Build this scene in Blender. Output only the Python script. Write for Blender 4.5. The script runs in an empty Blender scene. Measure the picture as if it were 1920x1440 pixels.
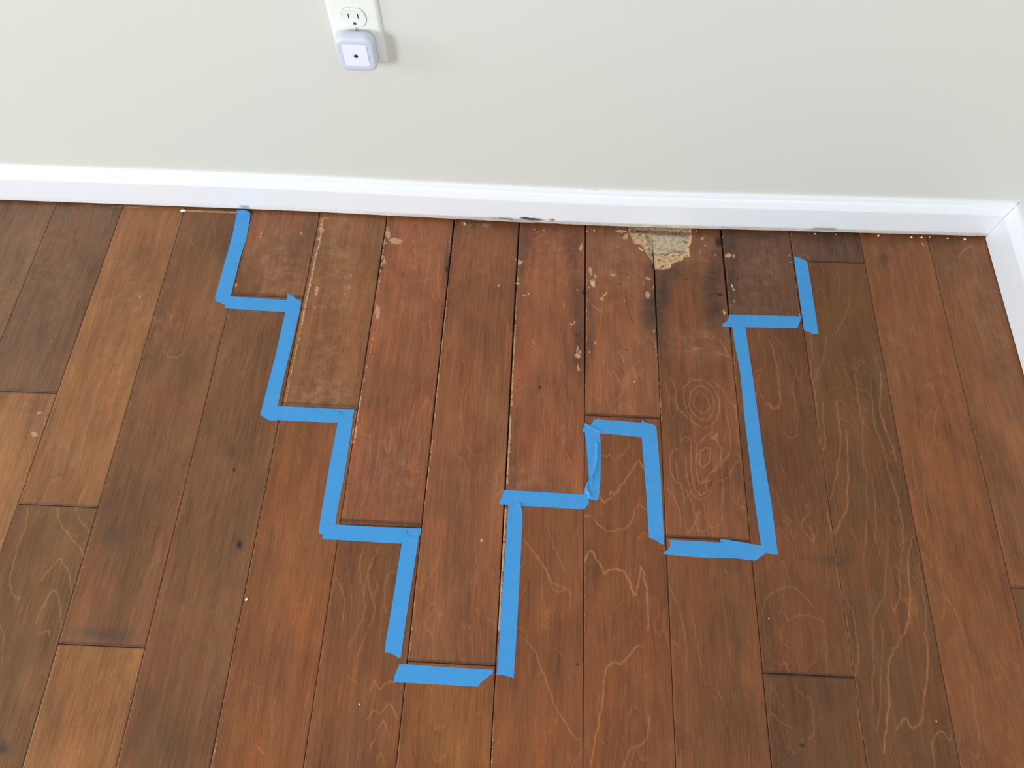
import bpy, bmesh, math
import numpy as np
from mathutils import Matrix, Vector

# ------------------------------------------------------------------ camera, world, lights, exposure
W, H = 1920, 1440
F_PX = 1399.26
PITCH, YAW, ROLL = 0.45157874, 0.05060995, -0.00366633
CAM = np.array([-0.09707495, -0.90291153, 1.13576549])
col = bpy.context.scene.collection


def rot():
    cx, sx = math.cos(PITCH), math.sin(PITCH)
    cz, sz = math.cos(YAW), math.sin(YAW)
    cr, sr = math.cos(ROLL), math.sin(ROLL)
    Rx = np.array([[1, 0, 0], [0, cx, -sx], [0, sx, cx]])
    Rz = np.array([[cz, -sz, 0], [sz, cz, 0], [0, 0, 1]])
    Rr = np.array([[cr, -sr, 0], [sr, cr, 0], [0, 0, 1]])
    return Rz @ Rx @ Rr


RM = rot()
cd = bpy.data.cameras.new('camera')
cd.sensor_fit = 'HORIZONTAL'
cd.sensor_width = 36.0
cd.lens = 36.0 * F_PX / W
cd.clip_start = 0.02
cam = bpy.data.objects.new('camera', cd)
m4 = Matrix.Identity(4)
for i in range(3):
    for j in range(3):
        m4[i][j] = RM[i, j]
    m4[i][3] = CAM[i]
cam.matrix_world = m4
col.objects.link(cam)
bpy.context.scene.camera = cam

vs = bpy.context.scene.view_settings
vs.view_transform = 'Standard'
vs.look = 'None'
vs.gamma = 1.0
vs.use_curve_mapping = False
vs.exposure = 0.0

world = bpy.data.worlds.new('world')
bpy.context.scene.world = world
world.use_nodes = True
world.node_tree.nodes['Background'].inputs[0].default_value = (0.90, 0.95, 1.0, 1)
world.node_tree.nodes['Background'].inputs[1].default_value = 0.70


def area(name, loc, target, sx, sy, power, color):
    ld = bpy.data.lights.new(name, 'AREA')
    ld.shape = 'RECTANGLE'
    ld.size = sx
    ld.size_y = sy
    ld.energy = power
    ld.color = color
    o = bpy.data.objects.new(name, ld)
    o.location = loc
    d = Vector(target) - Vector(loc)
    o.rotation_euler = d.to_track_quat('-Z', 'Y').to_euler()
    col.objects.link(o)
    return o


# window daylight from the left behind the camera, then two added fill lights
area('window_daylight', (-3.7, -3.6, 1.9), (0.2, 0.0, 0.3), 0.85, 1.2, 140, (0.93, 0.97, 1.0))
area('front_fill_light', (0.3, -3.6, 1.7), (0.7, 0.0, 0.2), 0.8, 1.2, 30, (0.97, 0.98, 1.0))  # fill added in front for reflections and more even lighting
area('side_fill_light', (-3.8, -1.0, 1.5), (0.7, -0.4, 0.1), 0.9, 1.2, 40, (0.97, 1.0, 1.0))  # fill added at the left to brighten the right baseboard


# ------------------------------------------------------------------ helpers
def at(u, v, z=0.0):
    """pixel of the photograph -> point on the horizontal plane z"""
    d = RM @ np.array([(u - W / 2) / F_PX, -(v - H / 2) / F_PX, -1.0])
    t = (z - CAM[2]) / d[2]
    return CAM + t * d


def zm(ox, oy, s, pts):
    """points read in an enlarged view of the photograph"""
    return [(ox + p[0] / s, oy + p[1] / s) for p in pts]


def lin(c):
    return tuple(((x / 255.0) / 12.92 if x / 255.0 <= 0.04045 else ((x / 255.0 + 0.055) / 1.055) ** 2.4) for x in c)


def tag(o, label=None, cat=None, group=None, kind=None):
    if label: o['label'] = label
    if cat: o['category'] = cat
    if group: o['group'] = group
    if kind: o['kind'] = kind
    return o


def link(name, me, mat, parent=None, smooth=False):
    o = bpy.data.objects.new(name, me)
    col.objects.link(o)
    if mat is not None:
        me.materials.append(mat)
    if parent is not None:
        o.parent = parent
    if smooth:
        me.polygons.foreach_set('use_smooth', [True] * len(me.polygons))
    return o


def obj(name, bm, mat, parent=None, smooth=False):
    me = bpy.data.meshes.new(name)
    bm.normal_update()
    bm.to_mesh(me)
    bm.free()
    return link(name, me, mat, parent, smooth)


def empty(name, loc):
    o = bpy.data.objects.new(name, None)
    o.empty_display_size = 0.02
    o.location = loc
    col.objects.link(o)
    return o


class NT:
    def __init__(s, name):
        s.m = bpy.data.materials.new(name)
        s.m.use_nodes = True
        s.t = s.m.node_tree
        s.b = s.t.nodes['Principled BSDF']

    def n(s, typ, **kw):
        nd = s.t.nodes.new(typ)
        for k, v in kw.items():
            setattr(nd, k, v)
        return nd

    def l(s, a, b):
        s.t.links.new(a, b)

    def val(s, sock, v):
        if hasattr(v, 'is_output') or hasattr(v, 'links'):
            s.l(v, sock)
        else:
            sock.default_value = v

    def math(s, op, a, b=None, c=None, clamp=False):
        nd = s.n('ShaderNodeMath', operation=op)
        nd.use_clamp = clamp
        s.val(nd.inputs[0], a)
        if b is not None: s.val(nd.inputs[1], b)
        if c is not None: s.val(nd.inputs[2], c)
        return nd.outputs[0]

    def rng(s, v, a, b, c=0.0, d=1.0, smooth=True):
        nd = s.n('ShaderNodeMapRange')
        nd.interpolation_type = 'SMOOTHSTEP' if smooth else 'LINEAR'
        nd.clamp = True
        s.val(nd.inputs['Value'], v)
        for k, x in zip(('From Min', 'From Max', 'To Min', 'To Max'), (a, b, c, d)):
            nd.inputs[k].default_value = x
        return nd.outputs['Result']

    def mix(s, fac, a, b, mode='MIX'):
        nd = s.n('ShaderNodeMix', data_type='RGBA', blend_type=mode)
        s.val(nd.inputs[0], fac)
        s.val(nd.inputs[6], a if not isinstance(a, tuple) else (*a, 1))
        s.val(nd.inputs[7], b if not isinstance(b, tuple) else (*b, 1))
        return nd.outputs[2]

    def attr(s, name):
        return s.n('ShaderNodeAttribute', attribute_name=name)

    def noise(s, vec, scale, detail=2.0, rough=0.5, dist=0.0, stretch=None):
        if stretch is not None:
            mp = s.n('ShaderNodeMapping')
            s.l(vec, mp.inputs[0])
            mp.inputs['Scale'].default_value = stretch
            vec = mp.outputs[0]
        nd = s.n('ShaderNodeTexNoise')
        s.l(vec, nd.inputs['Vector'])
        nd.inputs['Scale'].default_value = scale
        nd.inputs['Detail'].default_value = detail
        nd.inputs['Roughness'].default_value = rough
        nd.inputs['Distortion'].default_value = dist
        return nd.outputs[0]

    def coord(s):
        return s.n('ShaderNodeTexCoord').outputs['Object']

    def bump(s, h, strength, dist=0.001):
        nd = s.n('ShaderNodeBump')
        nd.inputs['Strength'].default_value = strength
        nd.inputs['Distance'].default_value = dist
        s.l(h, nd.inputs['Height'])
        s.l(nd.outputs[0], s.b.inputs['Normal'])


# ------------------------------------------------------------------ materials
def mat_wood():
    k = NT('stained_birch_floor')
    P = k.coord()
    off = k.attr('goff')
    add = k.n('ShaderNodeVectorMath', operation='ADD')
    k.l(P, add.inputs[0]); k.l(off.outputs['Vector'], add.inputs[1])
    G = add.outputs[0]
    tint = k.attr('tint').outputs['Color']
    fib = k.noise(G, 1.0, 3.0, 0.6, 0.0, (420, 22, 1))
    streak = k.noise(G, 1.0, 3.0, 0.55, 0.4, (85, 5, 1))
    blotch = k.noise(G, 1.0, 4.0, 0.6, 0.5, (17, 8, 1))
    big = k.noise(G, 1.0, 2.0, 0.5, 0.0, (6, 3.2, 1))
    # tone of the stain: blotches and streaks
    f = k.math('ADD', k.math('MULTIPLY', k.math('SUBTRACT', fib, 0.5), 0.95),
               k.math('MULTIPLY', k.math('SUBTRACT', streak, 0.5), 0.7))
    f = k.math('ADD', f, k.math('MULTIPLY', k.math('SUBTRACT', blotch, 0.5), 1.05))
    f = k.math('ADD', f, k.math('MULTIPLY', k.math('SUBTRACT', big, 0.5), 0.5))
    g = k.math('ADD', 1.0, f)
    cm = k.n('ShaderNodeVectorMath', operation='SCALE')
    k.l(tint, cm.inputs[0]); k.l(g, cm.inputs['Scale'])
    c = cm.outputs[0]
    # redder / browner drift
    red = k.noise(G, 1.0, 2.0, 0.5, 0.3, (24, 9, 1))
    c = k.mix(k.rng(red, 0.38, 0.68), c, k.mix(1.0, c, (1.06, 0.95, 0.88), 'MULTIPLY'))
    # thin growth lines of the rotary-cut face
    warp = k.noise(G, 1.0, 2.0, 0.6, 0.0, (55, 14, 1))
    h = k.noise(G, 1.0, 1.2, 0.45, 0.25, (9.0, 1.9, 1))
    hh = k.math('ADD', k.math('MULTIPLY', h, 26.0), k.math('MULTIPLY', warp, 1.5))
    fr = k.math('FRACT', hh)
    ln = k.math('MULTIPLY', k.rng(fr, 0.80, 0.97), k.rng(fr, 0.975, 1.0, 1.0, 0.0))
    dk = k.rng(fr, 0.0, 0.35, 1.0, 0.0)
    gate = k.math('MULTIPLY', k.rng(k.noise(G, 1.0, 1.0, 0.5, 0.0, (14, 6, 1)), 0.42, 0.62), k.attr('fig').outputs['Fac'])
    c = k.mix(k.math('MULTIPLY', k.math('MULTIPLY', ln, gate), 0.42), c, k.mix(1.0, c, (1.9, 1.85, 1.8), 'MULTIPLY'))
    c = k.mix(k.math('MULTIPLY', k.math('MULTIPLY', dk, gate), 0.28), c, k.mix(1.0, c, (0.6, 0.58, 0.55), 'MULTIPLY'))
    # growth lines with a place of their own
    brk = k.rng(k.noise(G, 90.0, 2.0, 0.6), 0.3, 0.6, 0.45, 1.0)
    gl = k.math('MULTIPLY', k.math('MULTIPLY', k.attr('line').outputs['Fac'], brk), 0.95, clamp=True)
    c = k.mix(gl, c, k.mix(0.55, k.mix(1.0, c, (2.1, 2.0, 1.9), 'MULTIPLY'), lin((184, 130, 84))))
    # water stain and mould
    sn = k.noise(P, 70.0, 4.0, 0.65)
    st = k.math('MULTIPLY', k.attr('stain').outputs['Fac'], k.rng(sn, 0.25, 0.7, 0.62, 1.15, False), clamp=True)
    c = k.mix(st, c, lin((50, 39, 31)))
    # bleached film / white scuffing, plus painted grey sheen of the wall
    sc = k.math('MULTIPLY', k.attr('haze').outputs['Fac'], k.rng(k.noise(P, 45.0, 5.0, 0.7), 0.4, 0.75), clamp=True)
    c = k.mix(sc, c, lin((176, 140, 112)))
    # fine random scratches and pale specks
    wn = k.noise(P, 150.0, 5.0, 0.75)
    we = k.attr('wear').outputs['Fac']
    wv = k.rng(k.math('ADD', we, k.math('MULTIPLY', k.math('SUBTRACT', wn, 0.5), 2.0)), 0.46, 0.62)
    wv = k.math('MULTIPLY', wv, k.rng(we, 0.05, 0.2))
    wc = k.mix(k.noise(P, 120.0, 2.0, 0.5), lin((150, 108, 78)), lin((205, 166, 130)))
    c = k.mix(k.math('MULTIPLY', wv, 0.9), c, wc)
    # micro-bevel keeps more stain
    c = k.mix(k.math('MULTIPLY', k.attr('edge').outputs['Fac'], 0.62), c, lin((62, 34, 22)))
    # bare board under the torn veneer
    hs = k.attr('hole').outputs['Fac']          # signed depth into the torn area, millimetres
    hn = k.noise(P, 160.0, 4.0, 0.7)
    core = k.mix(k.rng(hn, 0.35, 0.65), lin((160, 140, 112)), lin((192, 174, 146)))
    core = k.mix(k.rng(k.noise(P, 60.0, 3.0, 0.7), 0.58, 0.72), core, lin((120, 92, 62)))
    core = k.mix(k.attr('shelf').outputs['Fac'], core, k.mix(k.rng(hn, .36, .6), k.mix(k.rng(k.noise(P, 90.0, 3.0), .45, .6), lin((112, 82, 55)), lin((160, 138, 106))), lin((198, 164, 124))))
    hd = k.math('ADD', hs, k.math('MULTIPLY', k.math('SUBTRACT', hn, 0.5), 3.0))
    c = k.mix(k.rng(hd, -0.5, 0.3), c, k.mix(k.rng(hd, 1.2, 3.2), lin((206, 168, 126)), core))
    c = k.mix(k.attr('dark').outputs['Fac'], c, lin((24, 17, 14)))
    k.l(c, k.b.inputs['Base Color'])
    rr = k.math('ADD', 0.30, k.math('MULTIPLY', streak, 0.12))
    rr = k.math('ADD', rr, k.math('MULTIPLY', k.math('ADD', wv, st), 0.25))
    rr = k.math('MAXIMUM', rr, k.math('MULTIPLY', k.rng(hd, -0.5, 0.3), 0.9))
    k.l(rr, k.b.inputs['Roughness'])
    k.b.inputs['Specular IOR Level'].default_value = 0.34
    bh = k.math('ADD', k.math('MULTIPLY', fib, 0.25), k.math('MULTIPLY', blotch, 1.2))
    bh = k.math('ADD', bh, k.math('MULTIPLY', wv, -0.5))
    k.bump(bh, 0.22, 0.0008)
    return k.m


def mat_simple(name, rgb, rough=0.5, noise=None, spec=0.5):
    k = NT(name)
    c = lin(rgb)
    k.b.inputs['Base Color'].default_value = (*c, 1)
    k.b.inputs['Roughness'].default_value = rough
    k.b.inputs['Specular IOR Level'].default_value = spec
    P = k.coord()
    if noise:
        sc, amt, st = noise
        n = k.noise(P, sc, 3.0, 0.6)
        lo = tuple(x * (1 - amt) for x in c); hi = tuple(min(1, x * (1 + amt)) for x in c)
        k.l(k.mix(n, lo, hi), k.b.inputs['Base Color'])
        k.bump(n, st, 0.001)
    return k.m


def mat_wall():
    k = NT('eggshell_wall_paint')
    P = k.coord()
    n = k.noise(P, 1.3, 2.0)
    c = k.mix(n, lin((211, 212, 204)), lin((214, 216, 209)))
    k.l(c, k.b.inputs['Base Color'])
    k.b.inputs['Roughness'].default_value = 0.42
    k.b.inputs['Specular IOR Level'].default_value = 0.35
    k.bump(k.noise(P, 260.0, 3.0, 0.6), 0.08, 0.0008)
    return k.m


def mat_trim():
    k = NT('white_trim_paint')
    P = k.coord()
    base = lin((233, 236, 241))
    gr = k.attr('grime').outputs['Fac']
    n = k.noise(P, 1.0, 4.0, 0.7, 0.2, (45, 45, 260))
    gf = k.math('MULTIPLY', gr, k.rng(n, 0.3, 0.62, 0.55, 1.0), clamp=True)
    c = k.mix(gf, base, lin((176, 164, 146)))
    md = k.attr('mould').outputs['Fac']
    n2 = k.noise(P, 1.0, 5.0, 0.75, 0.6, (38, 38, 520))
    mf = k.rng(k.math('ADD', md, k.math('MULTIPLY', k.math('SUBTRACT', n2, 0.5), 1.6)), 0.3, 0.62)
    mf = k.math('MULTIPLY', mf, k.rng(md, 0.03, 0.2))
    c = k.mix(mf, c, lin((84, 68, 56)))
    sm = k.attr('smudge').outputs['Fac']
    c = k.mix(sm, c, lin((134, 140, 142)))
    k.l(c, k.b.inputs['Base Color'])
    k.b.inputs['Roughness'].default_value = 0.28
    k.bump(k.noise(P, 1.0, 2.0, 0.5, 0.0, (20, 20, 160)), 0.05, 0.001)
    return k.m


def mat_tape():
    k = NT('blue_crepe_masking_tape')
    P = k.coord()
    cr = k.noise(P, 1.0, 3.0, 0.6, 0.0, (900, 90, 1))
    band = k.noise(P, 1.0, 2.0, 0.5, 0.0, (60, 8, 1))
    a, b = lin((48, 130, 193)), lin((60, 147, 209))
    c = k.mix(k.math('ADD', k.math('MULTIPLY', cr, 0.4), k.math('MULTIPLY', band, 0.6)), a, b)
    k.l(c, k.b.inputs['Base Color'])
    k.b.inputs['Roughness'].default_value = 0.34
    k.b.inputs['Specular IOR Level'].default_value = 0.5
    k.bump(cr, 0.25, 0.0004)
    return k.m


WOOD = mat_wood()
WALL = mat_wall()
TRIM = mat_trim()
TAPE = mat_tape()
SUB = mat_simple('dark_underlay', (46, 36, 30), 0.9, (60, 0.3, 0.2))

# ------------------------------------------------------------------ wall line, measured along the baseboard face
BX = [-4.0, -1.12, -0.97, -0.8, -0.65, -0.5, -0.38, -0.25, -0.127, 0.0, 0.13, 0.25, 0.38, 0.51, 0.64, 0.75, 1.2]
BY = [-10, -10.5, -10, -9.6, -9.8, -11, -13.4, -15.6, -17.8, -18.8, -18.2, -16.4, -14.6, -13.0, -11.3, -10.2, -10.2]
_bx = np.linspace(-4.0, 1.2, 2601)
_by = np.interp(_bx, BX, np.array(BY) / 1000.0)
_k = np.hanning(91); _k /= _k.sum()
_by = np.convolve(np.pad(_by, 45, mode='edge'), _k, mode='valid')


def face_y(x):
    return np.interp(x, _bx, _by)


TH = 0.0125                       # baseboard thickness
XR = 0.7415                       # face of the right baseboard
XW = XR + TH

# ------------------------------------------------------------------ the floor
# joints between the rows of boards: x = a*y + b
J = {-1: (0.01, -1.143), 0: (0.012, -1.0155), 1: (0.0061, -0.8866), 2: (-0.0067, -0.7672), 3: (-0.003, -0.6367),
     4: (-0.0001, -0.5068), 5: (0.0014, -0.3787), 6: (0.0046, -0.2504), 7: (-0.0001, -0.1272), 8: (-0.0008, -0.0023),
     9: (-0.0004, 0.1237), 10: (-0.0017, 0.252), 11: (-0.0041, 0.3795), 12: (0.0016, 0.5101), 13: (0.001, 0.6355),
     14: (0.0, 0.7475)}
for kk in range(-2, -24, -1):
    J[kk] = (0.0, (kk - 8) * 0.127)


def jx(k_, y):
    a, b = J[k_]
    return a * y + b


TOP, NEAR, FAR = -0.004, -1.06, -3.2
# end joints (y) and board tints (sRGB as the board itself looks in even light), from the wall towards the viewer
ROWS = {
    -2: ([], [(112, 82, 62)]),
    -1: ([], [(116, 84, 64)]),
    0: ([-0.4056], [(112, 80, 60), (146, 100, 66)]),
    1: ([-0.598], [(138, 93, 60), (112, 77, 48)]),
    2: ([-0.801], [(118, 78, 52), (141, 95, 59)]),
    3: ([-0.1985], [(128, 83, 58), (115, 76, 50)]),
    4: ([-0.4125], [(133, 87, 57), (126, 77, 46)]),
    5: ([-0.606], [(137, 83, 57), (121, 76, 46)]),
    6: ([-0.801], [(133, 83, 55), (132, 82, 46)]),
    7: ([-0.549], [(134, 80, 55), (122, 73, 43)]),
    8: ([-0.4045], [(136, 86, 60), (122, 73, 43)]),
    9: ([-0.603], [(125, 77, 51), (117, 72, 43)]),
    10: ([-0.2085, -0.7925], [(104, 68, 51), (108, 66, 41), (103, 65, 39)]),
    11: ([-0.077], [(98, 66, 50), (105, 67, 41)]),
    12: ([], [(128, 80, 49)]),
    13: ([-0.6555], [(130, 84, 54), (112, 78, 47)]),
}
FIG = {0: .5, 1: .5, 2: .3, 3: .35, 4: .3, 5: .8, 6: .8, 7: .8, 8: .9, 9: .7, 10: .9, 11: 1.0, 12: .7, 13: .5}
# how far a joint has opened (half width, mm): list of (y, mm)
GAP = {5: [(0, 1.0), (-.25, .8), (-.5, .35)], 6: [(0, 1.5), (-.2, 1.1), (-.5, .7), (-.9, .45)],
       7: [(0, 1.3), (-.4, 1.2), (-.6, 1.0), (-.95, .5)], 8: [(0, 1.2), (-.28, 1.2), (-.4, .5), (-1, .35)],
       9: [(0, .05), (-.056, .05), (-.068, 1.2), (-.2, 1.0), (-.35, .35)], 10: [(0, 1.8), (-.2, 1.3), (-.3, .4)], 11: [(0, .9), (-.15, .6), (-.3, .25)],
       4: [(0, .6), (-.5, .45), (-1, .35)]}


def gap(k_, y):
    if k_ in GAP:
        g = sorted(GAP[k_])
        return np.interp(y, [p[0] for p in g], [p[1] for p in g]) * 0.001
    return np.full_like(y, 0.00025)


rs = np.random.RandomState(11)
V, Fc, tintA, goffA, figA, edgeA = [], [], [], [], [], []
nv = 0


def board(k_, y1, y0, tint, step, fig):
    """one floor board between joints k_ and k_+1 from y1 (wall side) to y0, with eased edges"""
    global nv
    bev = 0.0011
    L = y1 - y0
    ny = max(2, int(round((L - 2 * bev) / step[1])) + 1)
    ys = np.concatenate([[y1 - 0.0002], np.linspace(y1 - bev, y0 + bev, ny), [y0 + 0.0002]])
    nx = max(2, int(round(0.124 / step[0])) + 1)
    xl = jx(k_, ys) + gap(k_, ys)
    xr = jx(k_ + 1, ys) - gap(k_ + 1, ys)
    t = np.concatenate([[0.0], np.linspace(0, 1, nx), [1.0]])
    A = np.zeros((len(ys), nx + 2, 3))
    E = np.zeros((len(ys), nx + 2))
    inner_l, inner_r = xl + bev, xr - bev
    A[:, 1:-1, 0] = inner_l[:, None] + (inner_r - inner_l)[:, None] * np.linspace(0, 1, nx)[None, :]
    A[:, 0, 0] = xl
    A[:, -1, 0] = xr
    A[:, :, 1] = ys[:, None]
    A[:, 0, 2] = A[:, -1, 2] = -0.0006
    A[0, :, 2] = A[-1, :, 2] = -0.0009
    A[0, 0, 2] = A[0, -1, 2] = A[-1, 0, 2] = A[-1, -1, 2] = -0.0013
    E[:, 0] = E[:, -1] = 0.6
    E[0, :] = E[-1, :] = 1
    E[-2, :] = np.maximum(E[-2, :], 0.9)
    if L > 0.05:
        E[-3, :] = np.maximum(E[-3, :], 0.55)
    # ring of skirt vertices
    R, C = A.shape[:2]
    idx = np.arange(R * C).reshape(R, C)
    ring = np.concatenate([idx[0, :], idx[1:, -1], idx[-1, -2::-1], idx[-2:0:-1, 0]])
    P = A.reshape(-1, 3)
    S = P[ring].copy()
    S[:, 2] = -0.0088
    q = np.stack([idx[:-1, :-1], idx[1:, :-1], idx[1:, 1:], idx[:-1, 1:]], -1).reshape(-1, 4)
    n0 = len(P)
    r2 = np.arange(n0, n0 + len(ring))
    sk = np.stack([ring, np.roll(ring, -1), np.roll(r2, -1), r2], -1)
    V.append(np.concatenate([P, S]))
    Fc.append(np.concatenate([q, sk]) + nv)
    n = n0 + len(ring)
    nv += n
    tintA.append(np.tile(np.array([*(np.array(lin(tint)) * (0.87, 0.85, 0.71)), 1.0]), (n, 1)))
    o = rs.uniform(-30, 30, 3)
    goffA.append(np.tile(o, (n, 1)))
    figA.append(np.full(n, fig))
    edgeA.append(np.concatenate([E.reshape(-1), np.ones(len(ring))]))


for k_ in range(-23, 14):
    ends, tints = ROWS.get(k_, ([], None))
    fine = k_ >= -1
    if tints is None:
        e = sorted(rs.uniform(-2.6, -0.3, 2), reverse=True)
        ends = [e[0], min(e[1], e[0] - 0.5)]
        tints = [(115 + rs.randint(0, 25), 78 + rs.randint(0, 16), 52 + rs.randint(0, 10)) for _ in range(3)]
    else:
        ends = list(ends) + ([-1.62 - 0.09 * (k_ % 3)] if fine else [])
        if fine:
            tints = list(tints) + [(118 + rs.randint(0, 20), 76 + rs.randint(0, 12), 48 + rs.randint(0, 8))]
    lo = [TOP] + list(ends) + [FAR]
    for i_, (a_, b_) in enumerate(zip(lo[:-1], lo[1:])):
        st_ = (0.00127, 0.0018) if fine else (0.0207, 0.03)
        fg = FIG.get(k_, 0.5)
        if fine and b_ < NEAR - 0.05:
            if a_ > NEAR:
                # the part in view is fine, the rest of the same board coarse
                board(k_, a_, NEAR, tints[i_], st_, fg)
                keep = goffA[-1][0].copy()
                board(k_, NEAR + 0.0002, b_, tints[i_], (0.0207, 0.03), fg)
                goffA[-1][:] = keep
                # no bevel shade at the cut between the two meshes
                edgeA[-2][V[-2][:, 1] < NEAR + 0.004] = 0
                V[-2][(V[-2][:, 1] < NEAR + 0.001) & (V[-2][:, 2] > -0.002), 2] = 0
                V[-1][(V[-1][:, 1] > NEAR - 0.001) & (V[-1][:, 2] > -0.002), 2] = 0
                edgeA[-1][V[-1][:, 1] > NEAR - 0.004] = 0
            else:
                board(k_, a_, b_, tints[i_], (0.0207, 0.03), fg)
        else:
            board(k_, a_, b_, tints[i_], st_, fg)

V = np.concatenate(V); Fc = np.concatenate(Fc)
tintA = np.concatenate(tintA); goffA = np.concatenate(goffA); figA = np.concatenate(figA); edgeA = np.concatenate(edgeA)
X, Y = V[:, 0], V[:, 1]
viewed = np.where((X > -1.2) & (Y > NEAR - 0.01))[0]
VX, VY = X[viewed], Y[viewed]


def pxmm(u, v):
    a, b = at(u, v), at(u + 1, v)
    return float(np.hypot(*(b - a)[:2]))


def seg_dist(px, py, ax, ay, bx, by):
    dx, dy = bx - ax, by - ay
    L2 = dx * dx + dy * dy + 1e-12
    t = np.clip(((px - ax) * dx + (py - ay) * dy) / L2, 0, 1)
    return np.hypot(px - ax - t * dx, py - ay - t * dy)


def catmull(pts, n=5):
    P = np.array(pts, float)
    if len(P) < 3: return P
    Q = np.vstack([2 * P[0] - P[1], P, 2 * P[-1] - P[-2]])
    out = []
    for i in range(1, len(Q) - 2):
        for t in np.linspace(0, 1, n, endpoint=False):
            a, b, c, d = Q[i - 1], Q[i], Q[i + 1], Q[i + 2]
            out.append(0.5 * ((2 * b) + (-a + c) * t + (2 * a - 5 * b + 4 * c - d) * t ** 2 + (-a + 3 * b - 3 * c + d) * t ** 3))
    out.append(P[-1])
    return np.array(out)


def stroke(field, pts, w_mm, strength=1.0, soft=0.6, smooth=True, waver=False):
    """raise a field along a line read off the photograph; w_mm is the half width"""
    P = catmull(pts) if smooth else np.array(pts, float)
    if waver and len(P) > 6:                       # real grain wavers
        P = P + np.random.RandomState(int(abs(pts[0][0]) + abs(pts[0][1]))).normal(0, 0.8, P.shape) * [[1.0, 1.5]]
    Wd = np.array([at(*p)[:2] for p in P])
    w = w_mm * 0.001
    R = w * 3 + 0.003
    for a, b in zip(Wd[:-1], Wd[1:]):
        m = np.where((VX > min(a[0], b[0]) - R) & (VX < max(a[0], b[0]) + R) & (VY > min(a[1], b[1]) - R) & (VY < max(a[1], b[1]) + R))[0]
        if not len(m): continue
        d = seg_dist(VX[m], VY[m], a[0], a[1], b[0], b[1])
        f = strength * np.clip(1 - (d - w * (1 - soft)) / (w * (1 + soft)), 0, 1)
        ii = viewed[m]
        field[ii] = np.maximum(field[ii], f)


def blob(field, u, v, rx, ry, ang=0.0, strength=1.0, hard=0.0, mode='max'):
    """ellipse read off the photograph (pixels), laid on the floor"""
    c = at(u, v)
    ca, sa = math.cos(math.radians(ang)), math.sin(math.radians(ang))
    ex = at(u + ca * rx, v + sa * rx) - c
    ey = at(u - sa * ry, v + ca * ry) - c
    M = np.linalg.inv(np.array([[ex[0], ey[0]], [ex[1], ey[1]]]))
    R = max(np.hypot(*ex[:2]), np.hypot(*ey[:2])) * 2.6
    m = np.where((abs(VX - c[0]) < R) & (abs(VY - c[1]) < R))[0]
    if not len(m): return
    q = M @ np.stack([VX[m] - c[0], VY[m] - c[1]])
    r = np.hypot(q[0], q[1])
    if hard > 0:
        f = strength * np.clip((1 + hard - r) / (2 * hard), 0, 1)
    else:
        f = strength * np.exp(-(r ** 2) * 0.9)
    ii = viewed[m]
    field[ii] = np.maximum(field[ii], f) if mode == 'max' else 1 - (1 - field[ii]) * (1 - f)


Z0 = lambda: np.zeros(len(V))
line, stain, haze, wear, dark, shelf = Z0(), Z0(), Z0(), Z0(), Z0(), Z0()
hole = np.full(len(V), -20.0)

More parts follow.
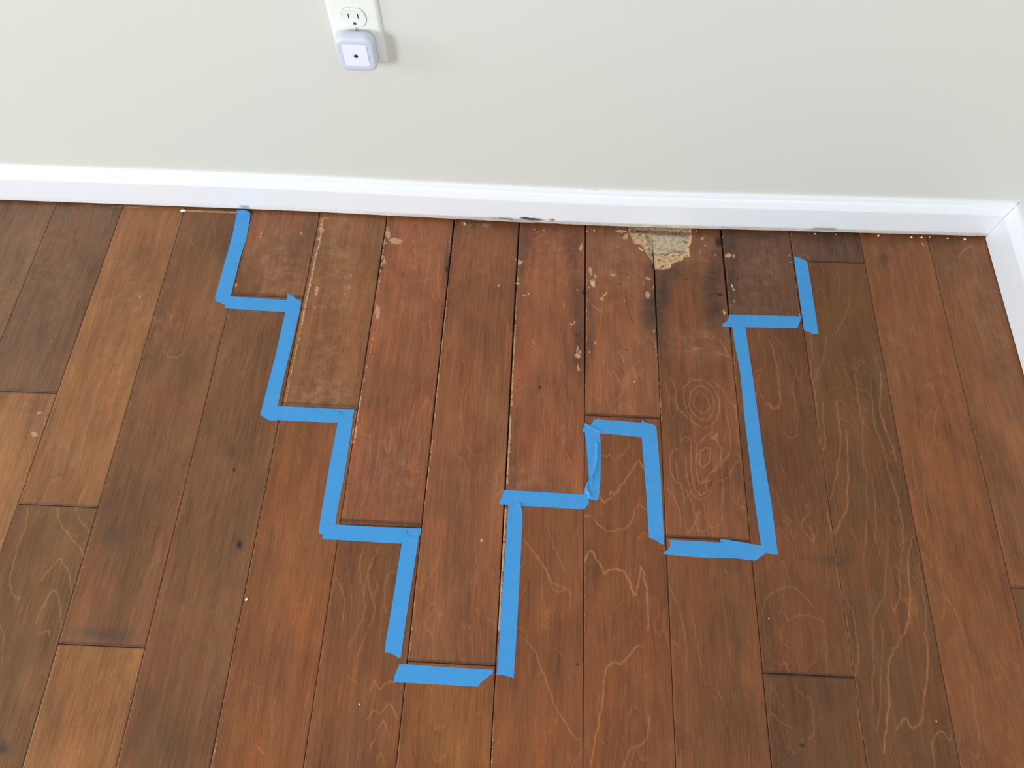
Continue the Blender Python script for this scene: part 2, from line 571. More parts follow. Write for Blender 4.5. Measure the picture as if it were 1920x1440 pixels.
# growth lines
A_, B_, C_, D_, E_, F_, G_, H_, K_, L_, M_ = ((0, 700, 3), (0, 960, 3), (560, 700, 3), (560, 960, 3), (1000, 700, 3), (1100, 960, 3),
                                              (1400, 700, 3.692), (1400, 1050, 3.692), (1000, 340, 3), (0, 340, 3), (540, 340, 3))
LINES = [
    (E_, 1.0, .8, [(905, 130), (930, 105), (970, 125), (990, 180), (975, 220), (935, 215), (905, 185), (905, 130)]),
    (E_, 1.0, .8, [(880, 110), (930, 70), (985, 95), (1015, 150), (1010, 220), (970, 260), (920, 245), (880, 190), (880, 110)]),
    (E_, 1.1, .7, [(850, 70), (900, 35), (970, 45), (1030, 110), (1050, 190), (1020, 270), (960, 310), (900, 270), (860, 200), (845, 130), (850, 70)]),
    (E_, 1.3, .6, [(770, 20), (800, 80), (800, 160), (820, 210), (860, 240), (900, 290)]),
    (E_, .9, .5, [(735, 40), (760, 120), (765, 200), (790, 260)]),
    (E_, 1.3, .6, [(1000, 40), (1060, 90), (1110, 160), (1140, 200), (1140, 280)]),
    (E_, 1.2, .7, [(1090, 250), (1110, 340), (1105, 440), (1060, 510), (1000, 560)]),
    (E_, 2.2, .75, [(990, 330), (1005, 365), (1035, 345)]),
    (E_, 1.3, .8, [(1020, 365), (1055, 420), (1055, 460), (1035, 520), (985, 575), (965, 610), (935, 615), (918, 560), (915, 480), (925, 400), (985, 345)]),
    (E_, 1.3, .85, [(940, 430), (990, 425), (995, 490), (945, 525), (935, 480), (940, 430)]),
    (E_, 1.2, .8, [(890, 410), (885, 500), (893, 580), (905, 640), (935, 682), (970, 665), (978, 620), (1000, 595)]),
    (E_, 1.0, .7, [(860, 470), (862, 560), (880, 640), (900, 690), (940, 705), (990, 680), (1000, 650)]),
    (E_, 1.1, .7, [(830, 420), (790, 430), (768, 475), (780, 580), (830, 640), (850, 730)]),
    (E_, 1.0, .6, [(800, 490), (815, 600), (860, 660), (900, 740), (920, 830)]),
    (E_, 1.0, .6, [(830, 380), (850, 360), (880, 370), (885, 420)]),
    (E_, 1.0, .6, [(1030, 600), (1080, 600), (1130, 520), (1165, 490)]),
    (E_, 1.0, .6, [(1080, 640), (1060, 700), (1062, 800), (1050, 850), (1000, 865), (940, 895), (912, 840), (905, 740)]),
    (E_, 1.0, .55, [(750, 640), (800, 720), (830, 800), (830, 870)]),
    (E_, 1.2, .6, [(1160, 670), (1155, 730), (1200, 775), (1215, 850)]),
    (E_, 1.3, .6, [(385, 455), (405, 470), (430, 455), (450, 485), (500, 460), (540, 400)]),
    (E_, 1.4, .85, [(375, 690), (395, 720), (430, 700), (435, 660), (462, 672), (520, 600), (588, 500), (620, 530)]),
    (E_, 1.3, .75, [(290, 800), (330, 805), (370, 855), (420, 885), (510, 875), (550, 840), (590, 740), (630, 770)]),
    (E_, 1.6, .95, [(290, 1060), (318, 1000), (350, 1030), (400, 1125), (430, 1105), (495, 1110), (540, 1170), (575, 1245), (605, 1090), (628, 1170), (645, 1290), (645, 1440)]),
    (E_, .9, .5, [(170, 270), (165, 380), (210, 500)]),
    (E_, .9, .45, [(245, 230), (255, 380), (230, 480)]),
    (E_, 1.6, .5, [(0, 1000), (60, 1080), (110, 1180), (200, 1220), (215, 1330)]),
    (E_, 1.1, .6, [(1310, 180), (1335, 172), (1348, 198), (1385, 185), (1382, 100), (1370, 0)]),
    (E_, 1.0, .55, [(1410, 330), (1450, 362), (1485, 330), (1475, 180), (1455, 60)]),
    (E_, 1.0, .6, [(1535, 740), (1550, 790), (1520, 820), (1512, 870), (1575, 942), (1570, 890), (1540, 850)]),
    (E_, .9, .45, [(1400, 820), (1440, 860), (1460, 930)]),
    (G_, 1.1, .7, [(480, 190), (490, 370), (515, 525), (540, 515), (545, 440), (525, 300), (530, 200)]),
    (G_, 1.1, .7, [(450, 0), (475, 180), (500, 400), (540, 700), (568, 860), (590, 840), (620, 700), (650, 480), (640, 330), (620, 200)]),
    (G_, 1.3, .75, [(560, 960), (600, 1110), (650, 1020), (690, 940), (700, 720), (690, 400)]),
    (G_, 1.1, .65, [(600, 1110), (620, 1250), (640, 1440)]),
    (G_, 1.0, .6, [(750, 0), (765, 130), (800, 330), (800, 540), (828, 700), (830, 1000), (810, 1280)]),
    (G_, 1.2, .8, [(930, 0), (925, 230), (960, 390), (1010, 510), (1030, 600)]),
    (G_, 1.1, .7, [(860, 0), (880, 330), (940, 500), (970, 640), (1050, 900), (1080, 1100), (1065, 1350)]),
    (G_, 1.1, .65, [(1152, 1130), (1122, 1250), (1115, 1400)]),
    (G_, .9, .55, [(870, 700), (890, 900), (893, 1080), (880, 1200)]),
    (G_, .9, .5, [(970, 1000), (980, 1200), (960, 1400)]),
    (G_, 1.1, .45, [(1228, 700), (1235, 900), (1247, 1050), (1230, 1140), (1200, 1060)]),
    (G_, 1.0, .5, [(1330, 220), (1300, 310), (1305, 480)]),
    (H_, 1.3, .9, [(1120, 0), (1130, 330), (1100, 500), (1060, 548), (1045, 600), (1010, 630), (980, 790), (985, 1000), (960, 1200), (950, 1330)]),
    (H_, 1.3, .9, [(1230, 500), (1255, 640), (1245, 870), (1222, 960), (1215, 1100), (1145, 1165), (1100, 1098), (1040, 1170)]),
    (H_, 1.0, .55, [(1190, 20), (1240, 350), (1240, 500)]),
    (H_, 1.1, .65, [(1420, 1200), (1405, 1248), (1345, 1182), (1285, 1270), (1300, 1440)]),
    (H_, 1.0, .55, [(960, 0), (955, 250), (885, 370), (868, 500), (880, 700), (870, 1000)]),
    (H_, 1.0, .5, [(945, 470), (930, 800), (915, 1100), (900, 1200)]),
    (H_, 1.0, .6, [(1060, 60), (1060, 250), (1030, 330), (1020, 360)]),
    (H_, 1.3, .8, [(625, 0), (660, 260), (685, 380), (710, 560), (745, 790), (770, 1000), (800, 1240)]),
    (H_, 1.0, .6, [(690, 280), (740, 380), (768, 600), (768, 760), (745, 800)]),
    (H_, 1.1, .5, [(95, 400), (150, 250), (240, 200), (330, 190), (400, 250), (455, 320)]),
    (H_, 1.0, .5, [(220, 370), (240, 340), (285, 412), (330, 400), (380, 380), (450, 395), (530, 430), (550, 570), (560, 780)]),
    (H_, 1.0, .5, [(330, 860), (400, 950), (440, 970), (470, 1180), (430, 1240)]),
    (H_, 1.0, .4, [(160, 1040), (220, 1110), (320, 1160)]),
    (H_, 1.2, .6, [(240, 730), (268, 712), (290, 775)]),
    (H_, .8, .6, [(235, 480), (245, 570), (300, 610)]),
    (H_, 1.2, .5, [(1360, 240), (1420, 310), (1480, 450), (1540, 640)]),
    (H_, 1.0, .4, [(1560, 880), (1580, 1050), (1610, 1240), (1600, 1370), (1540, 1320)]),
    (H_, 1.0, .5, [(1340, 0), (1350, 130), (1370, 330), (1350, 430)]),
    (F_, 1.4, .8, [(20, 1440), (60, 1230), (90, 1050), (108, 890), (165, 845), (200, 855), (288, 748), (325, 770)]),
    (F_, 1.2, .7, [(210, 1440), (240, 1340), (330, 1290), (352, 1150)]),
    (F_, 1.1, .5, [(470, 430), (520, 550), (555, 700), (565, 900)]),
    (F_, 1.0, .45, [(590, 560), (620, 720), (645, 900)]),
    (F_, .8, .6, [(740, 1010), (762, 1060), (760, 1110)]),
    (D_, 1.2, .6, [(1270, 710), (1330, 790), (1380, 920), (1430, 1060), (1470, 1140), (1560, 1280)]),
    (D_, 1.7, .5, [(1250, 130), (1330, 240), (1400, 350), (1440, 440), (1500, 440)]),
    (D_, 1.2, .4, [(1390, 60), (1450, 220), (1500, 330)]),
    (D_, 1.0, .55, [(212, 370), (258, 490), (240, 640)]),
    (D_, 1.0, .6, [(370, 180), (345, 300), (360, 430), (372, 560), (330, 660), (280, 760)]),
    (D_, 1.0, .6, [(460, 190), (400, 300), (398, 430), (430, 550), (380, 690), (330, 800)]),
    (D_, 1.0, .6, [(550, 332), (500, 360), (482, 460), (490, 560)]),
    (D_, 1.1, .7, [(400, 1010), (428, 952), (455, 995), (510, 958), (535, 958)]),
    (D_, 1.1, .7, [(388, 1170), (420, 1120), (465, 1130), (510, 1078), (560, 1165)]),
    (D_, 1.0, .55, [(400, 1330), (440, 1240), (475, 1178), (510, 1260)]),
    (D_, 1.0, .5, [(440, 1400), (462, 1350), (485, 1420)]),
    (D_, .9, .5, [(730, 600), (768, 550), (790, 590), (812, 560)]),
    (D_, .9, .45, [(680, 440), (760, 330), (790, 240), (800, 120)]),
    (D_, .9, .45, [(1010, 350), (1000, 260), (1030, 200)]),
    (C_, .9, .45, [(1240, 320), (1230, 480), (1270, 560)]),
    (C_, .9, .4, [(1520, 280), (1500, 420), (1540, 540)]),
    (A_, 1.3, .55, [(320, 760), (340, 840), (400, 930), (450, 980), (468, 1030)]),
    (A_, 1.3, .6, [(425, 755), (440, 810), (480, 860), (503, 900)]),
    (A_, 1.3, .65, [(230, 1165), (280, 1100), (335, 1042), (360, 1082), (390, 1120), (402, 1230)]),
    (A_, 1.4, .6, [(200, 1400), (245, 1300), (298, 1225), (330, 1260), (343, 1370), (345, 1430)]),
    (A_, 1.6, .5, [(155, 760), (140, 880), (90, 1000), (58, 1160), (70, 1240), (105, 1270)]),
    (A_, 1.6, .5, [(490, 640), (455, 690), (440, 745)]),
    (B_, 1.4, .55, [(212, 690), (270, 668), (278, 700)]),
    (B_, 1.0, .45, [(0, 640), (22, 700), (12, 850)]),
    (B_, 1.0, .6, [(1450, 1320), (1475, 1355), (1490, 1358)]),
    (B_, .8, .4, [(1640, 520), (1740, 520), (1745, 490)]),
    (L_, 1.0, .55, [(955, 740), (965, 800), (985, 830)]),
    (L_, 1.3, .6, [(920, 950), (955, 985), (1005, 985), (1040, 940)]),
    (L_, 1.0, .5, [(1070, 320), (1100, 370), (1110, 395)]),
    (L_, 1.0, .45, [(1200, 240), (1210, 320)]),
    (L_, .9, .5, [(1150, 740), (1180, 790)]),
    (K_, 1.2, .6, [(460, 1240), (520, 1150), (540, 1090), (600, 1010)]),
    (K_, 1.1, .5, [(480, 950), (520, 1040), (545, 1130), (580, 1120)]),
    (K_, 1.1, .6, [(455, 1310), (470, 1280), (525, 1250), (575, 1310)]),
    (K_, 1.1, .55, [(1250, 1070), (1290, 1050), (1262, 1140), (1290, 1220)]),
    (K_, 1.2, .6, [(1325, 895), (1350, 950), (1380, 1100), (1390, 1240), (1350, 1280), (1315, 1245)]),
    (K_, .9, .5, [(1700, 500), (1725, 560), (1720, 640)]),
    (K_, .9, .5, [(1780, 620), (1760, 740), (1700, 860)]),
    (K_, 1.0, .6, [(1540, 780), (1570, 920), (1560, 1100)]),
    (K_, 1.0, .6, [(1650, 870), (1630, 1000), (1580, 1120)]),
    (M_, .7, .3, [(870, 850), (920, 930), (950, 1010)]),
    (M_, .7, .3, [(1190, 540), (1180, 640), (1160, 700)]),
]
for (z_, w_, s_, p_) in LINES:
    stroke(line, zm(*z_, p_), w_ * 0.6, s_ * 0.82, waver=True)

# concentric hatch in board next to the long tape, and short fibres
for i_ in range(9):
    stroke(line, zm(*D_, [(1370, 545 + i_ * 13), (1388, 552 + i_ * 13), (1405, 548 + i_ * 13)]), .6, .35)
for _ in range(330):
    u_, v_ = rs.uniform(300, 1560), rs.uniform(440, 1440)
    l_ = rs.uniform(5, 22)
    vx = (u_ - 1103) / (v_ + 2126)
    a_ = rs.uniform(-.25, .25)
    stroke(line, [(u_, v_), (u_ + (vx + a_) * l_, v_ + l_)], .45, rs.uniform(.12, .38), smooth=False)
for _ in range(60):                                    # hairline scratches
    u_, v_ = rs.uniform(380, 1500), rs.uniform(450, 1400)
    a_ = rs.uniform(-1.5, 1.5); l_ = rs.uniform(6, 20)
    stroke(line, [(u_, v_), (u_ + a_ * l_ * .5 + 1.5, v_ + l_ * .5), (u_ + a_ * l_, v_ + l_)], .45, rs.uniform(.25, .5))
stroke(line, zm(*(1700, 340, 8.727), [(860, 1240), (900, 1160), (960, 1110), (1060, 1050)]), .9, .6)
stroke(line, zm(*(1700, 340, 8.727), [(860, 980), (1020, 985)]), .9, .5)
for sc_ in ([(370, 880), (390, 915), (435, 935)], [(1070, 440), (1130, 490), (1210, 545)], [(750, 400), (748, 490)]):
    stroke(line, zm(940, 500, 6.4, sc_), .6, .75)
for sc_ in ([(1390, 290), (1470, 265)], [(1380, 330), (1450, 290)], [(1370, 900), (1400, 930)]):
    stroke(line, zm(*M_, sc_), .8, .5)
for sc_ in ([(960, 870), (1010, 890)], [(1010, 870), (1040, 890)], [(1020, 960), (1110, 990)], [(1050, 890), (1100, 980)], [(900, 945), (930, 940)]):
    stroke(line, zm(*K_, sc_), .7, .7)

# stain and mould, soft
for b_ in [
    (1076, 455, 16, 45, 0, .62), (1084, 560, 12, 50, 0, .55), (1086, 640, 11, 45, 0, .62), (1108, 640, 8, 38, 0, .55), (1106, 560, 7, 40, 0, .35),
    (1088, 700, 7, 30, 0, .4), (1075, 678, 12, 18, 0, .4), (1066, 456, 10, 9, 0, .35),
    (1230, 585, 18, 48, 0, .80), (1216, 575, 12, 46, 0, .75), (1247, 545, 16, 38, 0, .80), (1222, 500, 14, 18, 0, .5), (1262, 510, 22, 14, -12, .55), (1238, 640, 8, 30, 0, .35),
    (1338, 530, 18, 42, 4, .85), (1345, 580, 17, 24, 0, .8), (1350, 470, 10, 34, 0, .55), (1350, 625, 14, 22, 0, .4), (1330, 600, 18, 30, 0, .35),
    (1371, 520, 9, 50, 5, .55), (1370, 460, 14, 28, 0, .5), (1385, 600, 20, 10, 0, .2),
    (985, 455, 13, 32, 0, .45), (980, 500, 9, 40, 0, .35), (966, 580, 8, 50, 0, .45), (965, 450, 8, 25, 0, .35),
    (838, 500, 6, 34, 6, .6), (828, 600, 4, 30, 6, .45), (855, 430, 8, 12, 0, .3),
    (709, 500, 6, 30, 8, .5), (712, 440, 5, 20, 0, .3),
    (1160, 436, 70, 7, 0, .35), (1010, 428, 80, 6, 2, .35), (900, 420, 60, 6, 2, .4), (1330, 438, 30, 8, 0, .45), (1420, 443, 60, 7, 2, .5), (1550, 448, 60, 9, 2, .5),
    (1700, 450, 50, 6, 1, .35), (1800, 452, 50, 6, 1, .35),
    (1658, 489, 7, 13, 0, .6), (1672, 455, 14, 7, 0, .35), (1655, 482, 11, 5, 0, .3),
    (212, 1002, 32, 18, -10, .45), (190, 1188, 60, 11, 3, .5), (447, 1018, 11, 16, 0, .5), (455, 985, 10, 20, 0, .25), (290, 870, 55, 50, 0, .12), (240, 950, 40, 40, 0, .2),
    (435, 850, 12, 10, 0, .3), (305, 920, 20, 14, 0, .2), (420, 1080, 40, 40, 0, .12), (345, 1120, 25, 20, 0, .2),
    (3, 1402, 13, 17, 0, .95), (270, 470, 14, 8, 0, .25), (285, 440, 5, 10, 0, .2),
    (1560, 1052, 26, 12, 0, .4), (1520, 1047, 24, 6, 0, .3), (1545, 905, 20, 14, 0, .2), (1590, 1150, 20, 30, 0, .25), (1550, 1310, 55, 35, 10, .28), (1480, 1420, 40, 30, 0, .15),
    (1382, 1230, 12, 200, 3, .22), (1640, 760, 10, 120, -12, .3), (1425, 900, 8, 120, -7, .3), (1690, 1290, 20, 100, -12, .18),
    (1003, 913, 9, 9, 0, .4), (970, 880, 6, 6, 0, .2), (905, 1240, 14, 8, 0, .3), (1315, 745, 18, 24, 0, .18), (1325, 868, 10, 22, 0, .2),
    (1310, 840, 60, 8, 0, .18), (590, 455, 30, 40, 0, .05), (520, 520, 50, 40, 0, .08), (610, 620, 45, 60, 0, .12), (1510, 800, 12, 60, -8, .2),
    (420, 470, 20, 60, -15, .22), (355, 650, 30, 40, 0, .12), (545, 1390, 20, 50, 0, .05), (300, 1370, 30, 60, -15, .2),
]:
    blob(stain, *b_[:5], strength=b_[5], mode='add')

# pale film rubbed over the boards, with the wall's grey sheen painted in
for b_ in [(520, 500, 45, 70, 0, .55), (630, 500, 45, 90, 0, .5), (610, 680, 50, 80, 0, .45), (600, 740, 60, 22, 0, .55), (780, 520, 50, 90, 0, .3), (900, 480, 60, 60, 0, .25),
           (1040, 480, 60, 60, 0, .3), (1160, 500, 50, 70, 0, .35), (1310, 640, 60, 30, 0, .45), (1320, 480, 30, 40, 0, .3), (1430, 520, 50, 80, 0, .3), (960, 905, 60, 40, 0, .4),
           (750, 900, 40, 40, 0, .4), (720, 860, 60, 60, 0, .2), (260, 560, 30, 100, -20, .45), (220, 690, 30, 80, -20, .3), (120, 840, 30, 60, -20, .3), (60, 780, 30, 30, 0, .35),
           (1270, 480, 20, 20, 0, .3), (395, 620, 30, 60, -10, .25), (1680, 640, 40, 60, 0, .25), (1860, 620, 20, 120, -15, .3), (95, 500, 60, 120, 20, .25)]:
    blob(haze, *b_[:5], strength=b_[5] * .7, mode='add')

# worn-through finish: crumbled joint edges
for (w_, s_, p_) in [
    (2.2, .75, [(604, 412), (600, 450), (592, 480), (584, 520), (575, 560), (566, 610)]),
    (1.5, .62, [(566, 610), (548, 690), (535, 755)]), (1.1, .5, [(520, 800), (500, 900), (490, 950), (470, 1060), (445, 1185)]),
    (1.0, .5, [(445, 1185), (420, 1310), (398, 1438)]),
    (2.2, .55, [(724, 418), (717, 480), (710, 545)]), (1.4, .52, [(704, 600), (690, 680), (676, 740)]), (2.6, .66, [(676, 745), (668, 800), (662, 830)]),
    (1.1, .52, [(655, 870), (640, 975)]),
    (1.6, .55, [(845, 440), (842, 480)]), (1.3, .64, [(841, 515), (835, 590), (825, 680), (815, 790)]), (1.0, .6, [(812, 820), (798, 930), (786, 1020), (772, 1190), (765, 1235)]),
    (1.8, .55, [(971, 520), (966, 600)]), (1.8, .68, [(966, 610), (962, 690), (959, 760)]), (2.3, .7, [(957, 780), (954, 850), (950, 905)]),
    (2.8, .78, [(947, 955), (943, 1040), (938, 1110), (936, 1180)]), (1.1, .6, [(934, 1190), (926, 1300), (922, 1430)]),
    (1.4, .55, [(1100, 560), (1099, 640)]), (.9, .55, [(1097, 700), (1096, 820)]), (.8, .45, [(1097, 840), (1096, 1250)]),
    (1.2, .58, [(1228, 640), (1236, 720), (1240, 790)]), (1.0, .4, [(1249, 990), (1260, 1180), (1266, 1320)]),
    (1.3, .55, [(1373, 650), (1380, 720)]), (1.2, .5, [(1355, 440), (1366, 540), (1371, 580)]), (.9, .38, [(1413, 1060), (1424, 1160)]),
    (1.0, .5, [(1482, 440), (1492, 530), (1502, 610)]), (1.0, .42, [(1612, 450), (1640, 560)]),
    (1.0, .45, [(100, 750), (60, 860), (38, 935)]), (1.2, .45, [(185, 960), (150, 1080), (118, 1170)]), (1.0, .45, [(262, 1240), (240, 1340), (220, 1430)]),
]:
    stroke(wear, p_, w_, s_, soft=.8)
# flakes and chips
for b_ in [
    (742, 452, 15, 6, 8, 1.0), (727, 438, 5, 12, 0, .8), (722, 455, 6, 3, 0, .7), (603, 430, 5, 6, 0, 1.0), (599, 447, 5, 4, 0, .9), (594, 545, 4, 12, 5, .75), (590, 575, 3, 5, 0, .6),
    (708, 585, 5, 15, 3, 1.0), (720, 490, 4, 10, 0, .7), (655, 538, 1.5, 4, 0, .9), (646, 540, 1.5, 4, 0, .8), (646, 550, 1.5, 3, 0, .8), (658, 516, 1.5, 4, 0, .7), (654, 462, 1.5, 3, 0, .7),
    (848, 458, 3, 8, 0, .7), (665, 812, 5, 11, 0, .9), (670, 780, 4, 8, 0, .7),
    (975, 492, 6, 5, 20, 1.0), (967, 487, 2, 3, 0, .9), (970, 532, 5, 1.5, 5, .95), (935, 536, 3, 3, 0, .9), (982, 554, 3, 2, 0, .9), (991, 552, 4, 2, -40, .9), (994, 542, 1, 8, 0, .6),
    (983, 568, 2, 2, 0, .7), (984, 599, 1.5, 4, 0, .8), (1002, 430, 3, 2, 0, .8), (1089, 464, 4, 7, 10, .8), (1083, 544, 2, 3, 0, .8), (1058, 572, 1.5, 6, 8, .75),
    (1071, 608, 5, 2, 10, .9), (1077, 604, 1.5, 4, 20, .9), (1083, 655, 2, 7, 15, .9), (1083, 667, 6, 5, 0, 1.0), (1087, 660, 3, 4, 0, .9), (1084, 690, 3, 7, -15, .85), (1068, 627, 3, 2, 0, .6),
    (1107, 508, 3, 9, -8, 1.0), (1112, 531, 6, 9, -15, 1.3), (1116, 518, 3, 4, 0, .9), (1104, 540, 2, 3, 0, .8), (1150, 516, 8, 4, 20, .7), (1128, 560, 4, 4, 0, .9), (1135, 552, 8, 2, -50, .95),
    (1116, 643, 1.8, 6, 25, .95), (1105, 660, 3, 2, 0, .7), (1214, 553, 5, 8, 8, 1.1), (1215, 522, 6, 2.5, 20, .95), (1206, 532, 2, 8, 15, .7), (1225, 538, 1.5, 5, 0, .7), (1226, 622, 2, 5, 10, .8),
    (1232, 517, 4, 2, 0, .6), (1178, 520, 4, 3, 0, .5), (1172, 560, 2, 6, 5, .6), (1317, 447, 4, 3, 0, 1.0), (1322, 461, 2, 2, 0, .9), (1340, 478, 5, 2, 0, .7), (1312, 475, 1.5, 6, 0, .6),
    (1365, 479, 7, 4, 0, 1.1), (1376, 480, 2.5, 4, 0, 1.0), (1373, 538, 2, 5, -20, .95), (1376, 543, 3, 2, 0, .9), (1377, 565, 1.2, 4, 0, .8), (1358, 585, 4, 6, 0, .7), (1320, 551, 2, 3, 0, .6),
    (1482, 492, 1.5, 1.5, 0, 1.2), (1479, 479, 1.5, 3, 0, .8), (1205, 447, 0, 0, 0, 0), (1165, 434, 12, 3, 0, 1.0), (1173, 444, 5, 7, 30, 1.0), (1160, 462, 5, 5, 0, .5), (1148, 511, 6, 6, 0, .45),
    (261, 560, 5, 10, 15, .5), (205, 500, 6, 10, 15, .45), (64, 814, 6, 6, 0, .95), (75, 775, 6, 4, -30, .7), (222, 715, 6, 8, 0, .45), (95, 638, 5, 5, 0, .4), (92, 625, 4, 2, 0, .4),
    (320, 660, 8, 3, 20, .5), (351, 650, 3, 6, 0, .45), (350, 460, 6, 3, 40, .4), (443, 535, 3, 6, 20, .7), (560, 530, 4, 4, 0, .5), (490, 440, 4, 10, 5, .5), (565, 440, 5, 9, 0, .5),
    (780, 884, 9, 4, 0, .55), (903, 1013, 3, 4, 20, .9), (680, 830, 1.5, 5, 0, .7), (765, 625, 3, 3, 0, .4), (1190, 716, 3, 2, 0, .8), (1630, 1330, 4, 8, 10, .4), (1450, 1225, 5, 3, 20, .5),
    (1552, 906, 2, 5, 0, .6), (1506, 910, 5, 3, 0, .35), (1595, 1095, 5, 7, 0, .3), (1855, 812, 4, 3, 0, .4), (930, 545, 1.2, 2, 0, .6), (1169, 714, 3, 1.5, 0, .8),
    (1020, 432, 3, 2, 0, .7), (1100, 433, 2, 3, 0, .8),
    (872, 420, 4, 3, 40, .9),
]:
    if b_[2]:
        blob(wear, *b_[:5], strength=min(b_[5], 1.0) * .9, hard=.55)
# paler underlay strip where boards stop short of the baseboard
stroke(wear, [(350, 395), (400, 397), (442, 398)], 2.0, .8, smooth=False)
stroke(haze, [(150, 385.5), (300, 390), (345, 392)], 1.6, .9)
stroke(haze, [(600, 409), (650, 411)], 1.2, 1.0)
stroke(haze, [(870, 419), (915, 422)], 4.0, .7)

# small dark holes, cracks and bands
for b_ in [(838.5, 505, 3, 6), (1095, 548, 4, 4), (1347, 454, 6, 8), (1350, 552, 6, 3), (1012, 726, 2.4, 2.6), (1082, 1245.5, 2.6, 2.6), (1504, 1398, 4, 3.6), (449, 1021, 4.5, 7), (1383, 523, 1.8, 3),
           (1163, 533, 1.5, 1.5), (1287, 523, 1.8, 1.8), (715, 503, 3, 2.5), (1081, 628, 1.5, 3), (1224, 500, 2.5, 5), (1452, 1093, 0, 0), (439, 881, 3, 3), (1547, 1078, 1.5, 1)]:
    if b_[2]:
        blob(dark, b_[0], b_[1], b_[2], b_[3], strength=.9, hard=.5)
stroke(dark, [(1334, 552), (1342, 551), (1350, 553), (1357, 555)], .7, .8)
for p_ in ([(1173, 557), (1178, 580), (1180, 593), (1190, 606)], [(1160, 645), (1168, 654), (1177, 656), (1185, 645)], [(1160, 688), (1170, 700)]):
    stroke(dark, p_, .7, .42)
stroke(dark, [(1186, 433), (1240, 435), (1293, 438)], 3.4, .72)  # dark brown band along the wall edge of the torn area
# dark stain gathered in the eased ends of the boards
for p_, w_, s_ in [([(436, 549), (535, 553), (564, 556)], 1.7, .6), ([(531, 755), (600, 758), (668, 762)], 1.7, .6), ([(640, 975), (715, 979), (789, 983.5)], 2.2, .8),
                   ([(764, 1239), (850, 1243), (925, 1248)], 1.3, .7), ([(1098, 777), (1165, 780), (1237, 784)], 1.8, .75), ([(1250, 1005), (1310, 1008), (1370, 1011)], 1.8, .75),
                   ([(1370, 1011), (1403, 1016)], 1.5, .5), ([(1434, 1264), (1520, 1267), (1600, 1271)], 2.0, .8), ([(1500, 490), (1560, 492), (1617, 495)], 1.3, .6),
                   ([(112, 1206), (190, 1209), (269, 1214)], 1.3, .7), ([(0, 734), (60, 737), (102, 738)], 1.5, .55), ([(38, 946), (110, 948), (183, 951)], 1.2, .45)]:
    stroke(stain, p_, w_, s_, smooth=False)
stroke(dark, [(1225, 492), (1228, 510), (1229, 560), (1231, 600)], .9, .9, smooth=False)

# torn-away veneer by the wall: signed distance into the outline
HOLE = zm(1140, 400, 7.385, [(275, 215), (300, 280), (330, 340), (360, 420), (450, 430), (510, 520), (560, 590), (600, 640), (655, 770), (745, 775), (855, 765), (880, 700), (950, 670),
                            (1025, 655), (1040, 610), (1130, 600), (1115, 470), (1150, 400), (1155, 320), (1145, 205)])
HI = zm(1140, 400, 7.385, [(600, 285), (560, 310), (520, 360), (590, 420), (560, 500), (580, 600), (740, 582), (880, 560), (980, 540), (1085, 555), (1105, 480), (1135, 350), (1125, 300),
                          (900, 275), (700, 270)])


def poly_sdf(px, py, poly):
    n = len(poly)
    d = np.full(px.shape, 1e9)
    ins = np.zeros(px.shape, bool)
    for i in range(n):
        a, b = poly[i], poly[(i + 1) % n]
        d = np.minimum(d, seg_dist(px, py, a[0], a[1], b[0], b[1]))
        c = (a[1] > py) != (b[1] > py)
        with np.errstate(divide='ignore', invalid='ignore'):
            xx = (b[0] - a[0]) * (py - a[1]) / (b[1] - a[1] + 1e-15) + a[0]
        ins ^= c & (px < xx)
    return np.where(ins, d, -d)


hp = [tuple(at(*p)[:2]) for p in HOLE]
hi = [tuple(at(*p, -0.004)[:2]) for p in HI]
hp[0] = (hp[0][0], -0.006); hp[-1] = (hp[-1][0], -0.006)
m = viewed[(VX > 0.02) & (VX < 0.24) & (VY > -0.14)]
sd = poly_sdf(X[m], Y[m], hp)
si = poly_sdf(X[m], Y[m], hi)
jit = 0.0012 * np.sin(X[m] * 900 + 3 * np.sin(Y[m] * 500)) * np.sin(Y[m] * 700 + 2)
sd = sd + jit
hole[m] = sd * 1000
shelf[m] = np.clip(1 - (si + jit) / 0.002, 0, 1)
top = V[m, 2] > -0.003
dep = np.clip(sd / 0.0016, 0, 1) * 0.0018 + np.clip((si + jit) / 0.0016, 0, 1) * np.clip(sd / 0.001, 0, 1) * 0.0034
V[m, 2] = np.where(top, V[m, 2] - dep, V[m, 2])
edgeA[m] = np.where(top & (sd > 0.0005), 0.0, edgeA[m])

# the boards near the damage have cupped and swollen a little
sw = 0.0007 * np.exp(-((X - 0.1) / 0.3) ** 2 - (Y / 0.25) ** 2)

me = bpy.data.meshes.new('floor')
me.vertices.add(len(V)); me.vertices.foreach_set('co', V.astype(np.float32).ravel())
me.loops.add(Fc.size); me.loops.foreach_set('vertex_index', Fc.astype(np.int32).ravel())
me.polygons.add(len(Fc))
me.polygons.foreach_set('loop_start', np.arange(0, Fc.size, 4, dtype=np.int32))
me.polygons.foreach_set('loop_total', np.full(len(Fc), 4, dtype=np.int32))
me.update(calc_edges=True)
me.validate()


def fattr(mesh, name, arr):
    a = mesh.attributes.new(name, 'FLOAT', 'POINT')
    a.data.foreach_set('value', np.asarray(arr, np.float32))


